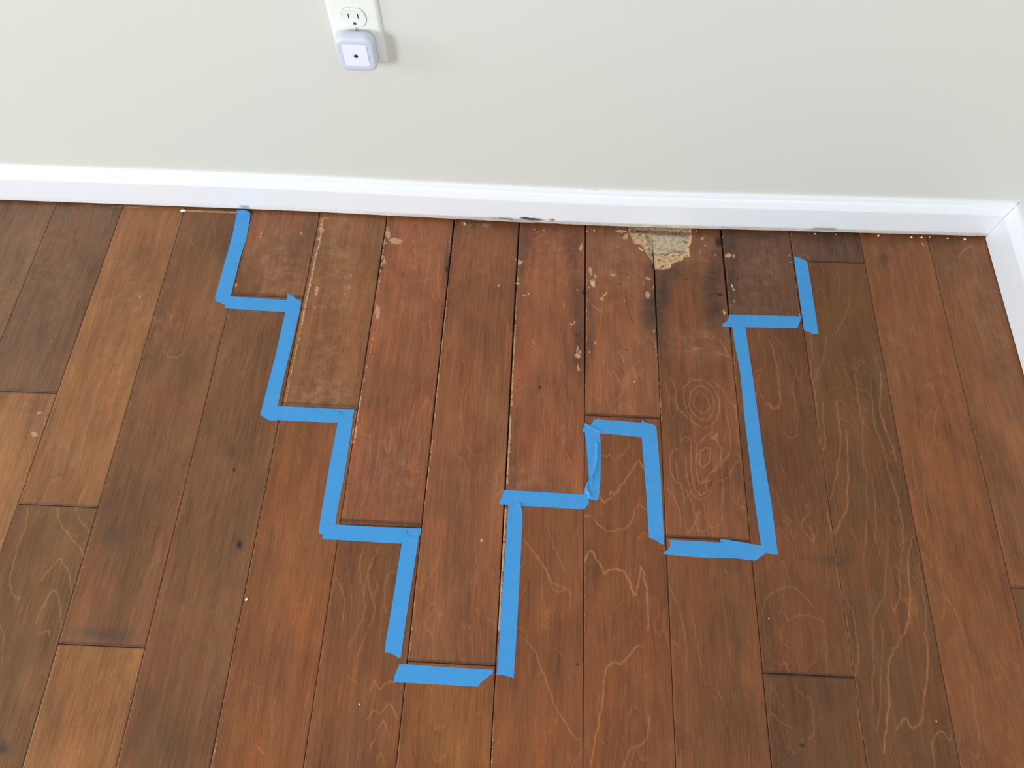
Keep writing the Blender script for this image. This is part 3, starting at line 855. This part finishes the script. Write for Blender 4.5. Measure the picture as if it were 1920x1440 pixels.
for n_, a_ in dict(fig=figA, edge=edgeA, line=line, stain=stain, haze=haze, wear=wear, dark=dark, hole=hole, shelf=shelf).items():
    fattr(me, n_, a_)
a = me.attributes.new('tint', 'FLOAT_COLOR', 'POINT'); a.data.foreach_set('color', tintA.astype(np.float32).ravel())
a = me.attributes.new('goff', 'FLOAT_VECTOR', 'POINT'); a.data.foreach_set('vector', goffA.astype(np.float32).ravel())
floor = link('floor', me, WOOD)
tag(floor, kind='structure')
bm = bmesh.new()
bmesh.ops.create_cube(bm, size=1)
bmesh.ops.scale(bm, vec=(4.74, 3.2, 0.03), verts=bm.verts)
bmesh.ops.translate(bm, vec=(-1.615, -1.605, -0.0238), verts=bm.verts)
obj('subfloor', bm, SUB, floor)

# ------------------------------------------------------------------ walls
XS = np.concatenate([np.arange(-3.9, -1.2, 0.3), np.arange(-1.2, XW + 0.0001, 0.05)])
XS[-1] = XW


def wall_y(x):
    return face_y(x) + TH


bm = bmesh.new()
cols_ = []
for x in XS:
    y = float(wall_y(x))
    cols_.append([bm.verts.new(p) for p in ((x, y, 0.0), (x, y, 2.5), (x, y + 0.12, 2.5), (x, y + 0.12, 0.0))])
for a_, b_ in zip(cols_[:-1], cols_[1:]):
    for i_ in range(4):
        j_ = (i_ + 1) % 4
        bm.faces.new((a_[i_], b_[i_], b_[j_], a_[j_]))
bm.faces.new(cols_[0]); bm.faces.new(cols_[-1][::-1])
bmesh.ops.recalc_face_normals(bm, faces=bm.faces)
wb = obj('wall_back', bm, WALL); tag(wb, kind='structure')
for p in wb.data.polygons:
    p.use_smooth = True
wb.data.set_sharp_from_angle(angle=math.radians(30))
bm = bmesh.new()
bmesh.ops.create_cube(bm, size=1)
bmesh.ops.scale(bm, vec=(0.12, 3.35, 2.5), verts=bm.verts)
bmesh.ops.translate(bm, vec=(XW + 0.06, -1.555, 1.25), verts=bm.verts)
tag(obj('wall_right', bm, WALL), kind='structure')

# ------------------------------------------------------------------ baseboards
# profile: (depth from wall, height)
PR = [(0.0105, 0.0052), (0.0119, 0.0059), (TH, 0.0069)]
PR += [(TH, z) for z in np.arange(0.0075, 0.0655, 0.0025)]
PR += [(TH, 0.0655), (0.0123, 0.0668), (0.0118, 0.0685), (0.0102, 0.0735), (0.0086, 0.0785), (0.0078, 0.0805), (0.0056, 0.0815), (0.0052, 0.0825),
       (0.0050, 0.0895), (0.0044, 0.0908), (0.0030, 0.0914), (-0.001, 0.0915)]
PR = np.array(PR)


def strip_mesh(name, pts3, mat):
    """pts3: stations x profile grid of points, closed at the back"""
    S, Pn = pts3.shape[:2]
    me = bpy.data.meshes.new(name)
    v = pts3.reshape(-1, 3)
    idx = np.arange(S * Pn).reshape(S, Pn)
    q = np.stack([idx[:-1, :-1], idx[1:, :-1], idx[1:, 1:], idx[:-1, 1:]], -1).reshape(-1, 4)
    me.from_pydata(v.tolist(), [], q.tolist() + [list(idx[0, ::-1]), list(idx[-1, :])])
    bm = bmesh.new(); bm.from_mesh(me); bmesh.ops.recalc_face_normals(bm, faces=bm.faces); bm.to_mesh(me); bm.free()
    o = link(name, me, mat)
    me.polygons.foreach_set('use_smooth', [True] * len(me.polygons))
    me.set_sharp_from_angle(angle=math.radians(30))
    return o


xs = np.concatenate([np.arange(-3.9, -1.2, 0.1), np.arange(-1.2, XR, 0.003), [XR]])
XSTA = xs
S3 = np.zeros((len(xs), len(PR), 3))
for j_, (d_, z_) in enumerate(PR):
    xx = xs.copy()
    wgt = np.clip((xs - (XR - 0.1)) / 0.1, 0, 1)
    xx = xs + wgt * (TH - d_)                    # mitre: thinner parts of the profile run further into the corner
    S3[:, j_, 0] = xx
    S3[:, j_, 1] = wall_y(xx) - d_
    S3[:, j_, 2] = z_
bb = strip_mesh('baseboard_back', S3, TRIM)
tag(bb, kind='structure')
bx, bz = S3[:, :, 0].ravel(), S3[:, :, 2].ravel()


def at_face(u, v):
    """pixel -> (x, z) on the front face of the back baseboard"""
    d = RM @ np.array([(u - W / 2) / F_PX, -(v - H / 2) / F_PX, -1.0])
    y = -0.013
    for _ in range(4):
        t = (y - CAM[1]) / d[1]
        p = CAM + t * d
        y = float(face_y(p[0]))
    return p[0], p[2]


low = np.clip(1 - (bz - 0.004) / 0.016, 0, 1)
env = np.interp(bx, [-1.2, -0.45, -0.33, -0.2, 0.75], [.10, .15, .6, .85, .7])
grime = env * np.clip((0.0175 - bz) / 0.004, 0, 1)
grime = np.maximum(grime, .12 * low)
mould = np.zeros_like(bx); smudge = np.zeros_like(bx)
for (u, v, rx, rz, s_) in [(960, 411, 78, 3.4, .50), (880, 405, 60, 2.0, .4), (1000, 411, 30, 2.6, .9), (985, 408, 16, 1.8, .85), (1036, 413, 8, 3.5, .62), (1031, 411, 4, 2, .6), (1210, 424, 140, 2.5, .30), (1010, 418, 22, 1.5, .8), (930, 408, 26, 1.0, .7), (955, 411, 30, 1.2, .6),
                           (905, 407, 10, 1.0, .5), (838, 402, 12, 1.2, .5), (875, 409, 2, 1, .6), (1040, 419, 20, 1.5, .65), (965, 418, 12, 1.0, .5), (1070, 421, 10, 2, .4),
                           (1203, 421, 5, 1.2, .7), (1235, 422, 5, 2, .45), (1270, 424, 6, 1.5, .4), (1300, 424, 4, 1.5, .4), (1330, 430, 12, 1.2, .4), (1380, 425, 10, 1.0, .35),
                           (1743, 438, 2, 1, .5), (1831, 441, 2.5, 3, .6), (1858, 437, 4, 3, .5), (1765, 404, 2, 3, .35)]:
    x_, z_ = at_face(u, v)
    k_ = 0.00082
    f = s_ * np.exp(-((bx - x_) / (rx * k_)) ** 2 - ((bz - z_) / (rz * k_ * 1.7)) ** 2)
    mould = np.maximum(mould, f)
for (u, v, rx, rz, s_) in [(460, 389, 10, 3.6, .75), (455, 390, 8, 3, .4)]:
    x_, z_ = at_face(u, v)
    r = np.maximum(abs(bx - x_) / (rx * .00085), abs(bz - z_) / (rz * .00085 * 1.9))
    smudge = np.maximum(smudge, s_ * np.clip((1.25 - r) / .5, 0, 1))
mould = np.maximum(mould, np.where((bz > .09145) & (bx > -.030) & (bx < .014), .6, 0))
x0_, z0_ = at_face(1546, 429)
r = np.maximum(abs(bx - x0_) / .0215, abs(bz - z0_) / .0036)
smudge = np.maximum(smudge, .75 * np.clip((1.15 - r) / .3, 0, 1))
fattr(bb.data, 'grime', grime); fattr(bb.data, 'mould', mould); fattr(bb.data, 'smudge', smudge)
# right baseboard, from the corner towards the viewer
yc = float(face_y(XR))
ys = np.concatenate([[yc - 0.0004], np.linspace(yc - 0.01, yc - 0.11, 11), np.arange(-0.2, -3.2, -0.1)])
S3 = np.zeros((len(ys), len(PR), 3))
for j_, (d_, z_) in enumerate(PR):
    wgt = np.clip((ys - (yc - 0.11)) / 0.1096, 0, 1)
    S3[:, j_, 0] = XW - d_ - (0.0012 if 0.02 > z_ else 0) * 0
    S3[:, j_, 1] = ys + wgt * (TH - d_)
    S3[:, j_, 2] = max(z_ - 0.0042, 0.0008)
rb = strip_mesh('baseboard_right', S3, TRIM)
tag(rb, kind='structure')
fattr(rb.data, 'grime', np.zeros(S3.shape[0] * S3.shape[1])); fattr(rb.data, 'mould', np.zeros(S3.shape[0] * S3.shape[1]))
fattr(rb.data, 'smudge', np.zeros(S3.shape[0] * S3.shape[1]))

# ------------------------------------------------------------------ blue tape strips
# outline (pixels), names of strips it lies over, local lifts (u, v, radius mm, height mm), label
TP = {
    'a': ([(445, 396.5), (457, 396), (466, 397.5), (469.5, 401), (468.5, 412), (462, 447), (449.5, 487), (433, 553), (431, 562), (427, 573), (419, 571), (412, 567), (405, 565), (403, 559), (423, 487), (436, 441)],
          '', [], 'blue masking tape strip running down from the back baseboard, leftmost of all'),
    'b': ([(424, 569), (430, 556), (480, 559), (538, 563), (556, 565), (554, 586), (535, 585), (480, 582), (421, 578)],
          'a', [], 'topmost short crosswise blue tape strip on the left staircase outline, nearest the baseboard'),
    'c': ([(539, 550), (548, 554), (556, 561), (565, 565), (563, 580), (545, 655), (525, 740), (520, 768), (516, 788), (505, 788.5), (494, 782), (488, 778), (498, 740), (517, 665), (535, 585), (538, 567)],
          'b', [], 'second lengthwise blue tape strip from the left, pointed tip at its wall end'),
    'd': ([(507, 789), (512, 778), (519, 771), (521, 761), (590, 764.5), (665, 768.5), (663, 776), (660, 785), (655, 794), (632, 792.5), (560, 790), (526, 788)],
          'c', [], 'middle one of the three crosswise blue tape steps on the left'),
    'e': ([(634, 772), (641, 777), (651, 783), (662, 785), (658, 812), (646, 890), (632, 960), (629, 985), (625, 1003), (606, 1003), (598, 1000), (597.5, 996), (603, 960), (615, 890), (631, 805), (634, 790)],
          'd', [(635, 775, 7, 2.6)], 'third lengthwise blue tape strip from the left, with a small lifted corner'),
    'f': ([(604, 1010.5), (608, 997), (611, 982), (630, 983.5), (700, 988), (790, 991), (789.5, 999), (785, 1006), (779, 1020), (752, 1019.5), (691, 1016)],
          'e', [], 'crosswise blue tape step just above the lowest tape corner, ending at a dark joint'),
    'g': ([(758.5, 993), (763, 1000), (767, 1004), (776, 1007), (785, 1009), (782, 1030), (767, 1125), (756, 1200), (751.5, 1233), (748, 1234), (743, 1230.5), (737, 1227), (732, 1224.5), (721.5, 1223.5), (724, 1200), (737, 1125), (752, 1027), (756, 1005)],
          'f', [(759.5, 996, 6, 2.6)], 'fourth lengthwise blue tape strip from the left, torn lower end free on the wood'),
    'h': ([(748, 1245), (764, 1245.5), (841, 1251), (925, 1256), (924.5, 1259), (923.6, 1262.7), (919, 1266), (914, 1270), (908, 1275), (901, 1280), (899, 1284), (897, 1288), (812, 1283), (737.7, 1279), (740, 1267), (743, 1258), (745, 1254), (748, 1248)],
          '', [], 'lone crosswise blue tape strip nearest the viewer, torn slanting at its right end'),
    'j': ([(946, 918.8), (1020, 923), (1095, 927.8), (1104, 931), (1104, 945), (1100, 949), (1096, 955.5), (1020, 951), (953, 947), (936, 945.5), (936, 943.5), (939.5, 934.7), (943, 926)],
          '', [], 'crosswise blue tape strip right of centre, meeting the creased strip at its right end'),
    'i': ([(954, 942), (966, 943), (975, 942), (977, 950), (980, 963), (979, 990), (977.5, 1025), (973, 1110), (968, 1200), (963, 1271.5), (954, 1268.5), (943, 1265.5), (931.5, 1265), (936, 1200), (942, 1110), (948, 1025), (952, 960)],
          'j', [(977, 947, 9, 2.4)], 'long lengthwise blue tape strip in the middle, beside a pale crumbled joint edge'),
    'l': ([(1114.5, 786), (1160, 789), (1203, 793), (1222, 795), (1224, 821), (1203, 820), (1150, 814.5), (1125, 812.5), (1105, 811), (1096, 811), (1092.5, 809.5), (1093, 804), (1100, 801), (1107, 797), (1111, 792.5)],
          '', [], 'crosswise blue tape strip capping the narrow tall notch right of centre'),
    'k': ([(1096, 794), (1107.5, 798.5), (1116, 803), (1124, 806), (1125, 815), (1127, 842.5), (1126.5, 870), (1126, 892), (1124, 924), (1121, 939), (1113, 937.5), (1104, 936), (1104, 941), (1098, 942), (1094, 936), (1094.5, 925), (1099, 907.5), (1104, 900), (1103, 880), (1099.5, 835), (1096.5, 811)],
          'jl', [], 'short creased and wrinkled lengthwise blue tape strip with a long fold'),
    'm': ([(1203, 787.7), (1209, 792), (1218, 795), (1226, 796.6), (1229, 799), (1230.8, 803.6), (1234, 840), (1238.8, 894), (1243, 975), (1245, 1021.5), (1239, 1020), (1234, 1016), (1228, 1012.6), (1216.6, 1008), (1212, 929), (1207, 870), (1203, 819.6), (1202.5, 803)],
          'l', [(1204, 790, 5, 1.2)], 'lengthwise blue tape strip forming the right side of the narrow notch'),
    'q': ([(1373, 590), (1440, 592), (1502, 593.4), (1503, 595.7), (1500, 603), (1498, 607), (1495, 615.8), (1440, 615), (1399, 614), (1367, 613.4), (1355, 612.5), (1354.5, 607.5), (1362.4, 603.4), (1365.4, 597.5), (1366.5, 590.5)],
          '', [(1502, 597, 6, 1.2)], 'crosswise blue tape strip nearest the back baseboard on the right side'),
    'p': ([(1372, 601), (1396, 601), (1398, 614), (1401, 640), (1413, 717), (1424, 800), (1433.5, 867), (1446.5, 945), (1458.5, 1040), (1450, 1040.5), (1442, 1037.5), (1433, 1037), (1428, 1030), (1425, 1010), (1413, 925), (1404, 850), (1396.7, 790), (1388, 700), (1376.6, 640), (1373.6, 615)],
          'q', [], 'longest blue tape strip, lengthwise on the right side'),
    'n': ([(1255, 1012), (1300, 1014.5), (1352, 1017.5), (1352, 1047), (1300, 1044.5), (1242.5, 1039.5), (1247, 1033.5), (1252, 1031), (1256, 1026), (1257, 1020)],
          '', [], 'left piece of two overlapping crosswise blue strips at lower right, notched left end'),
    'o': ([(1350, 1010.6), (1367, 1012.5), (1400, 1018.5), (1425, 1023), (1438, 1021), (1436, 1034), (1433, 1040), (1425, 1045), (1417, 1051), (1400, 1050), (1384, 1047.5), (1346.5, 1046.5), (1346, 1034), (1347, 1022), (1351, 1017)],
          'np', [(1349, 1014, 6, 1.0)], 'right piece of the two overlapping crosswise blue strips at lower right'),
    'r': ([(1490, 480.6), (1498, 483), (1506, 486.5), (1513.5, 490.7), (1521.8, 541), (1534.8, 627), (1524, 626.5), (1516, 622.5), (1507.6, 620), (1503, 584.5), (1488.7, 485)],
          '', [], 'short free-standing blue tape strip, rightmost of all and slanted at both ends'),
}
tape_w = {n_: [tuple(at(*p)[:2]) for p in t_[0]] for n_, t_ in TP.items()}


def under(names):
    out = []
    for n_ in names:
        out.append(n_)
        out += under(TP[n_][1])
    return out


FOLD = [tuple(at(u, v)[:2]) for u, v in zm(1080, 780, 8, [(320, 430), (322, 540), (316, 640), (295, 770), (255, 880), (205, 950), (160, 1010)])]
FOLD2 = [tuple(at(u, v)[:2]) for u, v in zm(1080, 780, 8, [(250, 920), (235, 1020), (215, 1100), (200, 1150)])]
FOLD3 = [tuple(at(u, v)[:2]) for u, v in zm(1080, 780, 8, [(155, 1040), (170, 1130), (215, 1210)])]
FOLD4 = [tuple(at(u, v)[:2]) for u, v in zm(1080, 780, 8, [(140, 120), (210, 165), (280, 195), (345, 225)])]


def near(poly, x, y):
    return min(float(seg_dist(np.array([x]), np.array([y]), a[0], a[1], b[0], b[1])[0]) for a, b in zip(poly[:-1], poly[1:]))


def make_tape(key):
    outline, below, lifts, label = TP[key]
    P = np.array(tape_w[key])
    c = P.mean(0)
    # long axis
    u_, s_, vt = np.linalg.svd(P - c)
    ang = math.atan2(vt[0][1], vt[0][0])
    ca, sa = math.cos(-ang), math.sin(-ang)
    Q = [((p[0] - c[0]) * ca - (p[1] - c[1]) * sa, (p[0] - c[0]) * sa + (p[1] - c[1]) * ca) for p in P]
    bm = bmesh.new()
    bm.faces.new([bm.verts.new((x, y, 0)) for x, y in Q])
    step = 0.0016 if key == 'k' else 0.004
    xs_ = [q[0] for q in Q]; ys_ = [q[1] for q in Q]
    for ax, lo_, hi_ in ((0, min(xs_), max(xs_)), (1, min(ys_), max(ys_))):
        st = step if (ax == 1 or key == 'k') else 0.005
        t = lo_ + st
        while t < hi_ - st * .3:
            n_ = (1, 0, 0) if ax == 0 else (0, 1, 0)
            bmesh.ops.bisect_plane(bm, geom=bm.verts[:] + bm.edges[:] + bm.faces[:], plane_co=(t * n_[0], t * n_[1], 0), plane_no=n_, dist=1e-6)
            t += st
    ub = set(under(below))
    cb, sb = math.cos(ang), math.sin(ang)
    wv = np.array([(v.co.x * cb - v.co.y * sb + c[0], v.co.x * sb + v.co.y * cb + c[1]) for v in bm.verts])
    z = np.full(len(wv), 0.00022)
    for n_ in ub:
        s = poly_sdf(wv[:, 0], wv[:, 1], tape_w[n_])
        z += 0.00028 * np.clip((s + 0.0022) / 0.0022, 0, 1)
    # sag over the joints
    for k_ in range(2, 14):
        z -= 0.00012 * np.exp(-((wv[:, 0] - jx(k_, wv[:, 1])) / 0.0022) ** 2)
    for (u, v, r_, h_) in lifts:
        p = at(u, v)
        d = np.hypot(wv[:, 0] - p[0], wv[:, 1] - p[1])
        z += h_ * .001 * np.clip(1 - d / (r_ * .001), 0, 1) ** 1.5
    if key == 'k':
        for i, (x, y) in enumerate(wv):
            for fo, w_, h_ in ((FOLD, .0021, .0038), (FOLD2, .0015, .0018), (FOLD3, .0018, .0026), (FOLD4, .0016, .0016)):
                z[i] += h_ * math.exp(-(near(fo, x, y) / w_) ** 2)
    if key == 'a':        # turns up against the baseboard
        z += 0.0035 * np.clip((wv[:, 1] + 0.020) / 0.010, 0, 1) ** 2
    for v, zz in zip(bm.verts, z):
        v.co.z = zz
    # thickness: rim and underside
    ext = bmesh.ops.extrude_face_region(bm, geom=bm.faces[:])
    for v in [g for g in ext['geom'] if isinstance(g, bmesh.types.BMVert)]:
        v.co.z += 0.00018
    bmesh.ops.recalc_face_normals(bm, faces=bm.faces)
    o = obj('masking_tape_strip', bm, TAPE, smooth=True)
    o.data.set_sharp_from_angle(angle=math.radians(35))
    o.location = (c[0], c[1], 0)
    o.rotation_euler = (0, 0, ang)
    tag(o, label, 'tape', 'blue masking tape strips outlining the damaged boards')
    return o


for key in TP:
    make_tape(key)

# ------------------------------------------------------------------ outlet and night light
PLASTIC = mat_simple('white_outlet_plastic', (232, 236, 232), 0.25)
SOCK = mat_simple('ivory_socket_plastic', (228, 230, 224), 0.3)
BLACK = mat_simple('dark_slot', (38, 38, 34), 0.6)
SCREW = mat_simple('painted_screw', (214, 214, 204), 0.3)
k = NT('frosted_diffuser')
k.b.inputs['Base Color'].default_value = (*lin((202, 210, 224)), 1)
k.b.inputs['Roughness'].default_value = 0.32
k.b.inputs['Subsurface Weight'].default_value = 0.25
k.b.inputs['Subsurface Radius'].default_value = (0.004, 0.004, 0.005)
k.bump(k.noise(k.coord(), 300.0), 0.03, 0.0003)
FROST = k.m
k = NT('white_light_face')
k.b.inputs['Base Color'].default_value = (*lin((232, 234, 248)), 1)
k.b.inputs['Roughness'].default_value = 0.3
k.bump(k.noise(k.coord(), 200.0), 0.03, 0.0003)
FACE = k.m
LENS = mat_simple('dark_sensor_lens', (30, 38, 62), 0.15)


def rrect(w, h, r, n=6):
    pts = []
    for cx, cy, a0 in ((w / 2 - r, h / 2 - r, 0), (-w / 2 + r, h / 2 - r, 90), (-w / 2 + r, -h / 2 + r, 180), (w / 2 - r, -h / 2 + r, 270)):
        for i in range(n + 1):
            a_ = math.radians(a0 + 90 * i / n)
            pts.append((cx + r * math.cos(a_), cy + r * math.sin(a_)))
    return pts


def loft(layers, cap0=True, cap1=True):
    """layers: list of (list of (x,z), y); rings joined, facing -y as y falls"""
    bm = bmesh.new()
    rings = [[bm.verts.new((x, y, z)) for x, z in pts] for pts, y in layers]
    for a_, b_ in zip(rings[:-1], rings[1:]):
        n = len(a_)
        for i in range(n):
            j = (i + 1) % n
            bm.faces.new((a_[i], a_[j], b_[j], b_[i]))
    if cap0: bm.faces.new(rings[0])
    if cap1: bm.faces.new(rings[-1])
    bmesh.ops.recalc_face_normals(bm, faces=bm.faces)
    return bm


PXC, PZC = -0.3597, 0.409
wy = float(wall_y(PXC))
plate = empty('outlet', (PXC, wy, PZC))
tag(plate, 'white duplex wall outlet with its upper socket free, on the pale wall', 'outlet')
bm = loft([(rrect(.073, .117, .004), 0.0), (rrect(.073, .117, .004), -0.0018), (rrect(.070, .114, .004), -0.0042), (rrect(.066, .110, .004), -0.0056), (rrect(.062, .106, .003), -0.0060)])
o = obj('faceplate', bm, PLASTIC, plate, True)
o.data.set_sharp_from_angle(angle=math.radians(40))


def socket_outline(s):
    # round face cut flat at top and bottom
    pts = []
    R_, hcut = 0.0172 * s, 0.0143 * s
    for i in range(48):
        a_ = 2 * math.pi * i / 48
        pts.append((R_ * math.cos(a_), max(-hcut, min(hcut, R_ * math.sin(a_)))))
    return pts


for dz in (0.0195, -0.0195):
    sh = lambda pts: [(x, z + dz) for x, z in pts]
    bm = loft([(sh(socket_outline(1.0)), -0.0058), (sh(socket_outline(1.0)), -0.0072), (sh(socket_outline(.96)), -0.0077)])
    sk = obj('socket', bm, SOCK, plate, False)
    bm = loft([(sh(socket_outline(1.035)), -0.0055), (sh(socket_outline(1.035)), -0.00615)])
    obj('socket_gap', bm, mat_simple('grey_gap', (150, 152, 146), .6) if dz > 0 else bpy.data.materials['grey_gap'], sk)
    for x_, h_ in ((-0.0066, .0075), (0.0064, .0068)):
        bm = loft([([(x_ - .0008, dz + .003 - h_ / 2), (x_ + .0008, dz + .003 - h_ / 2), (x_ + .0008, dz + .003 + h_ / 2), (x_ - .0008, dz + .003 + h_ / 2)], y_) for y_ in (-0.0060, -0.0079)])
        obj('slot', bm, BLACK, sk)
    pts = [(0.0024 * math.cos(a_), dz - 0.0092 + max(-.0012, 0.0026 * math.sin(a_))) for a_ in np.linspace(0, 2 * math.pi, 20, endpoint=False)]
    bm = loft([(pts, -0.0060), (pts, -0.0079)])
    obj('ground_hole', bm, BLACK, sk)
circ = lambda r_: [(r_ * math.cos(a_), r_ * math.sin(a_)) for a_ in np.linspace(0, 2 * math.pi, 24, endpoint=False)]
bm = loft([(circ(.0034), -0.0055), (circ(.0032), -0.0065), (circ(.0022), -0.0072)])
sc = obj('screw', bm, SCREW, plate, True)
bm = loft([([(-.0004, -.0030), (.0004, -.0030), (.0004, .0030), (-.0004, .0030)], y_) for y_ in (-0.0062, -0.00735)])
obj('screw_slot', bm, BLACK, sc)

NX, NZ = -0.3612, 0.3860
nl = empty('night_light', (NX, wy, NZ))
tag(nl, 'square white plug-in night light with a dark sensor dot, plugged into the lower outlet socket', 'night light')
bm = loft([(rrect(.040, .040, .009), -0.0077), (rrect(.042, .042, .010), -0.014)])
obj('plug_body', bm, PLASTIC, nl, True)
R2 = lambda w, r: rrect(w, w, r, 10)
bm = loft([(R2(.050, .012), -0.0135), (R2(.0545, .0135), -0.0150), (R2(.0560, .014), -0.0185), (R2(.0565, .014), -0.0240), (R2(.0550, .0135), -0.0285), (R2(.0515, .012), -0.0310),
           (R2(.0470, .010), -0.0318), (R2(.0358, .003), -0.0312)])
o = obj('diffuser', bm, FROST, nl, True)
o.data.set_sharp_from_angle(angle=math.radians(45))
bm = loft([(rrect(.0350, .0350, .0025), -0.0306), (rrect(.0350, .0350, .0025), -0.0318), (rrect(.0340, .0340, .0022), -0.0322)])
obj('front_panel', bm, FACE, nl)
bm = loft([(circ(.0031), -0.0318), (circ(.0031), -0.0325), (circ(.0022), -0.0330), (circ(.001), -0.0332)])
obj('sensor', bm, LENS, nl, True)

# ------------------------------------------------------------------ crumbs and splinters
CRUMB = mat_simple('white_plaster', (226, 216, 204), 0.85, (400, 0.12, 0.3))
SPL = mat_simple('pale_splinter_wood', (196, 160, 122), 0.8, (500, 0.2, 0.3))


def lump(name, u, v, sx, sy, sz, ang, mat, label, cat, group, seed):
    r_ = np.random.RandomState(seed)
    bm = bmesh.new()
    bmesh.ops.create_icosphere(bm, subdivisions=2, radius=1.0)
    for vt in bm.verts:
        f_ = 1 + r_.uniform(-.22, .22)
        vt.co = Vector((vt.co.x * sx * f_, vt.co.y * sy * f_, max(-0.75, vt.co.z) * sz * f_))
    zmin = min(vt.co.z for vt in bm.verts)
    o = obj(name, bm, mat)
    p = at(u, v)
    o.location = (p[0], p[1], -zmin)
    o.rotation_euler = (0, 0, math.radians(ang))
    tag(o, label, cat, group)
    return o


g_ = 'white plaster crumbs along the back baseboard'
for i_, (u, v, s_, lb) in enumerate([
    (1808.3, 449.5, .0021, 'tiny white plaster crumb by the back baseboard, the one nearest the room corner'),
    (1776, 447.6, .0018, 'tiny white plaster crumb by the back baseboard, second from the room corner'),
    (1743, 444.6, .0013, 'very small crumb touching the back baseboard over a board joint near the corner'),
    (1727.5, 446, .0019, 'tiny white crumb, right one of a close pair by the back baseboard near the corner'),
    (1708.6, 445.6, .0018, 'tiny white crumb, left one of a close pair by the back baseboard near the corner'),
    (1646.5, 442.6, .0021, 'white plaster crumb at the back baseboard, right of the small short board'),
    (1566, 439.8, .0013, 'tiny pale crumb at the baseboard, right end of the grey scuff mark'),
    (1528, 439, .0014, 'tiny pale crumb at the baseboard, left end of the grey scuff mark'),
    (1305, 433.2, .0013, 'tiny pale crumb just right of the torn hole at the back baseboard'),
    (1114, 433, .0014, 'tiny pale crumb at the back baseboard between the mould and the torn hole')]):
    lump('plaster_crumb', u, v, s_, s_ * .9, s_ * .8, i_ * 37, CRUMB, lb, 'crumb', g_, i_)
lump('plaster_crumb', 343.5, 395.5, .0062, .0035, .0012, -8, CRUMB, 'flat cream flake at the back baseboard, left of the tape outline', 'crumb', g_, 31)
lump('plaster_crumb', 462.5, 1123.5, .0016, .0026, .0012, -30, CRUMB, 'single white crumb lying alone on a board at left of the outline', 'crumb', 'stray crumbs out on the boards', 32)
lump('plaster_crumb', 1441.3, 1160, .0010, .0013, .0007, 10, SPL, 'single pale crumb on the dark board below the longest tape strip', 'crumb', 'stray crumbs out on the boards', 33)
lump('plaster_crumb', 1755, 1353, .0008, .0011, .001, 10, CRUMB, 'tiny pale crumb near the lower right corner of the floor', 'crumb', 'stray crumbs out on the boards', 34)
lump('plaster_crumb', 674.5, 1321, .0011, .0011, .0009, 10, CRUMB, 'tiny white speck on the floor below the lowest tape strip', 'crumb', 'stray crumbs out on the boards', 35)
g2 = 'wood splinters on the floor boards'
for i_, (u, v, a_, b_, ang, lb) in enumerate([
    (872, 419.5, .0045, .0013, 125, 'pale wood splinter leaning at the back baseboard, left of the mould patch'),
    (1730, 458.5, .0034, .0008, 112, 'small pale splinter on the floor near the right corner, just clear of the baseboard'),
    (970.5, 532, .0050, .0009, -5, 'pale splinter lying across an open board joint below the mould patch'),
    (1372.5, 536, .0042, .0009, 105, 'thin pale splinter standing above the right crosswise tape strip'),
    (1112, 532, .0062, .0034, 110, 'largest pale chip of wood, right of the mouldy joint'),
    (1135.5, 552, .0060, .0010, 55, 'slanted pale sliver between the largest chip and the torn hole'),
    (1201, 467, .0062, .0018, 130, 'loose curled sliver at the left rim of the torn hole')]):
    lump('wood_splinter', u, v, a_, b_, .0009, ang, SPL, lb, 'splinter', g2, 50 + i_)
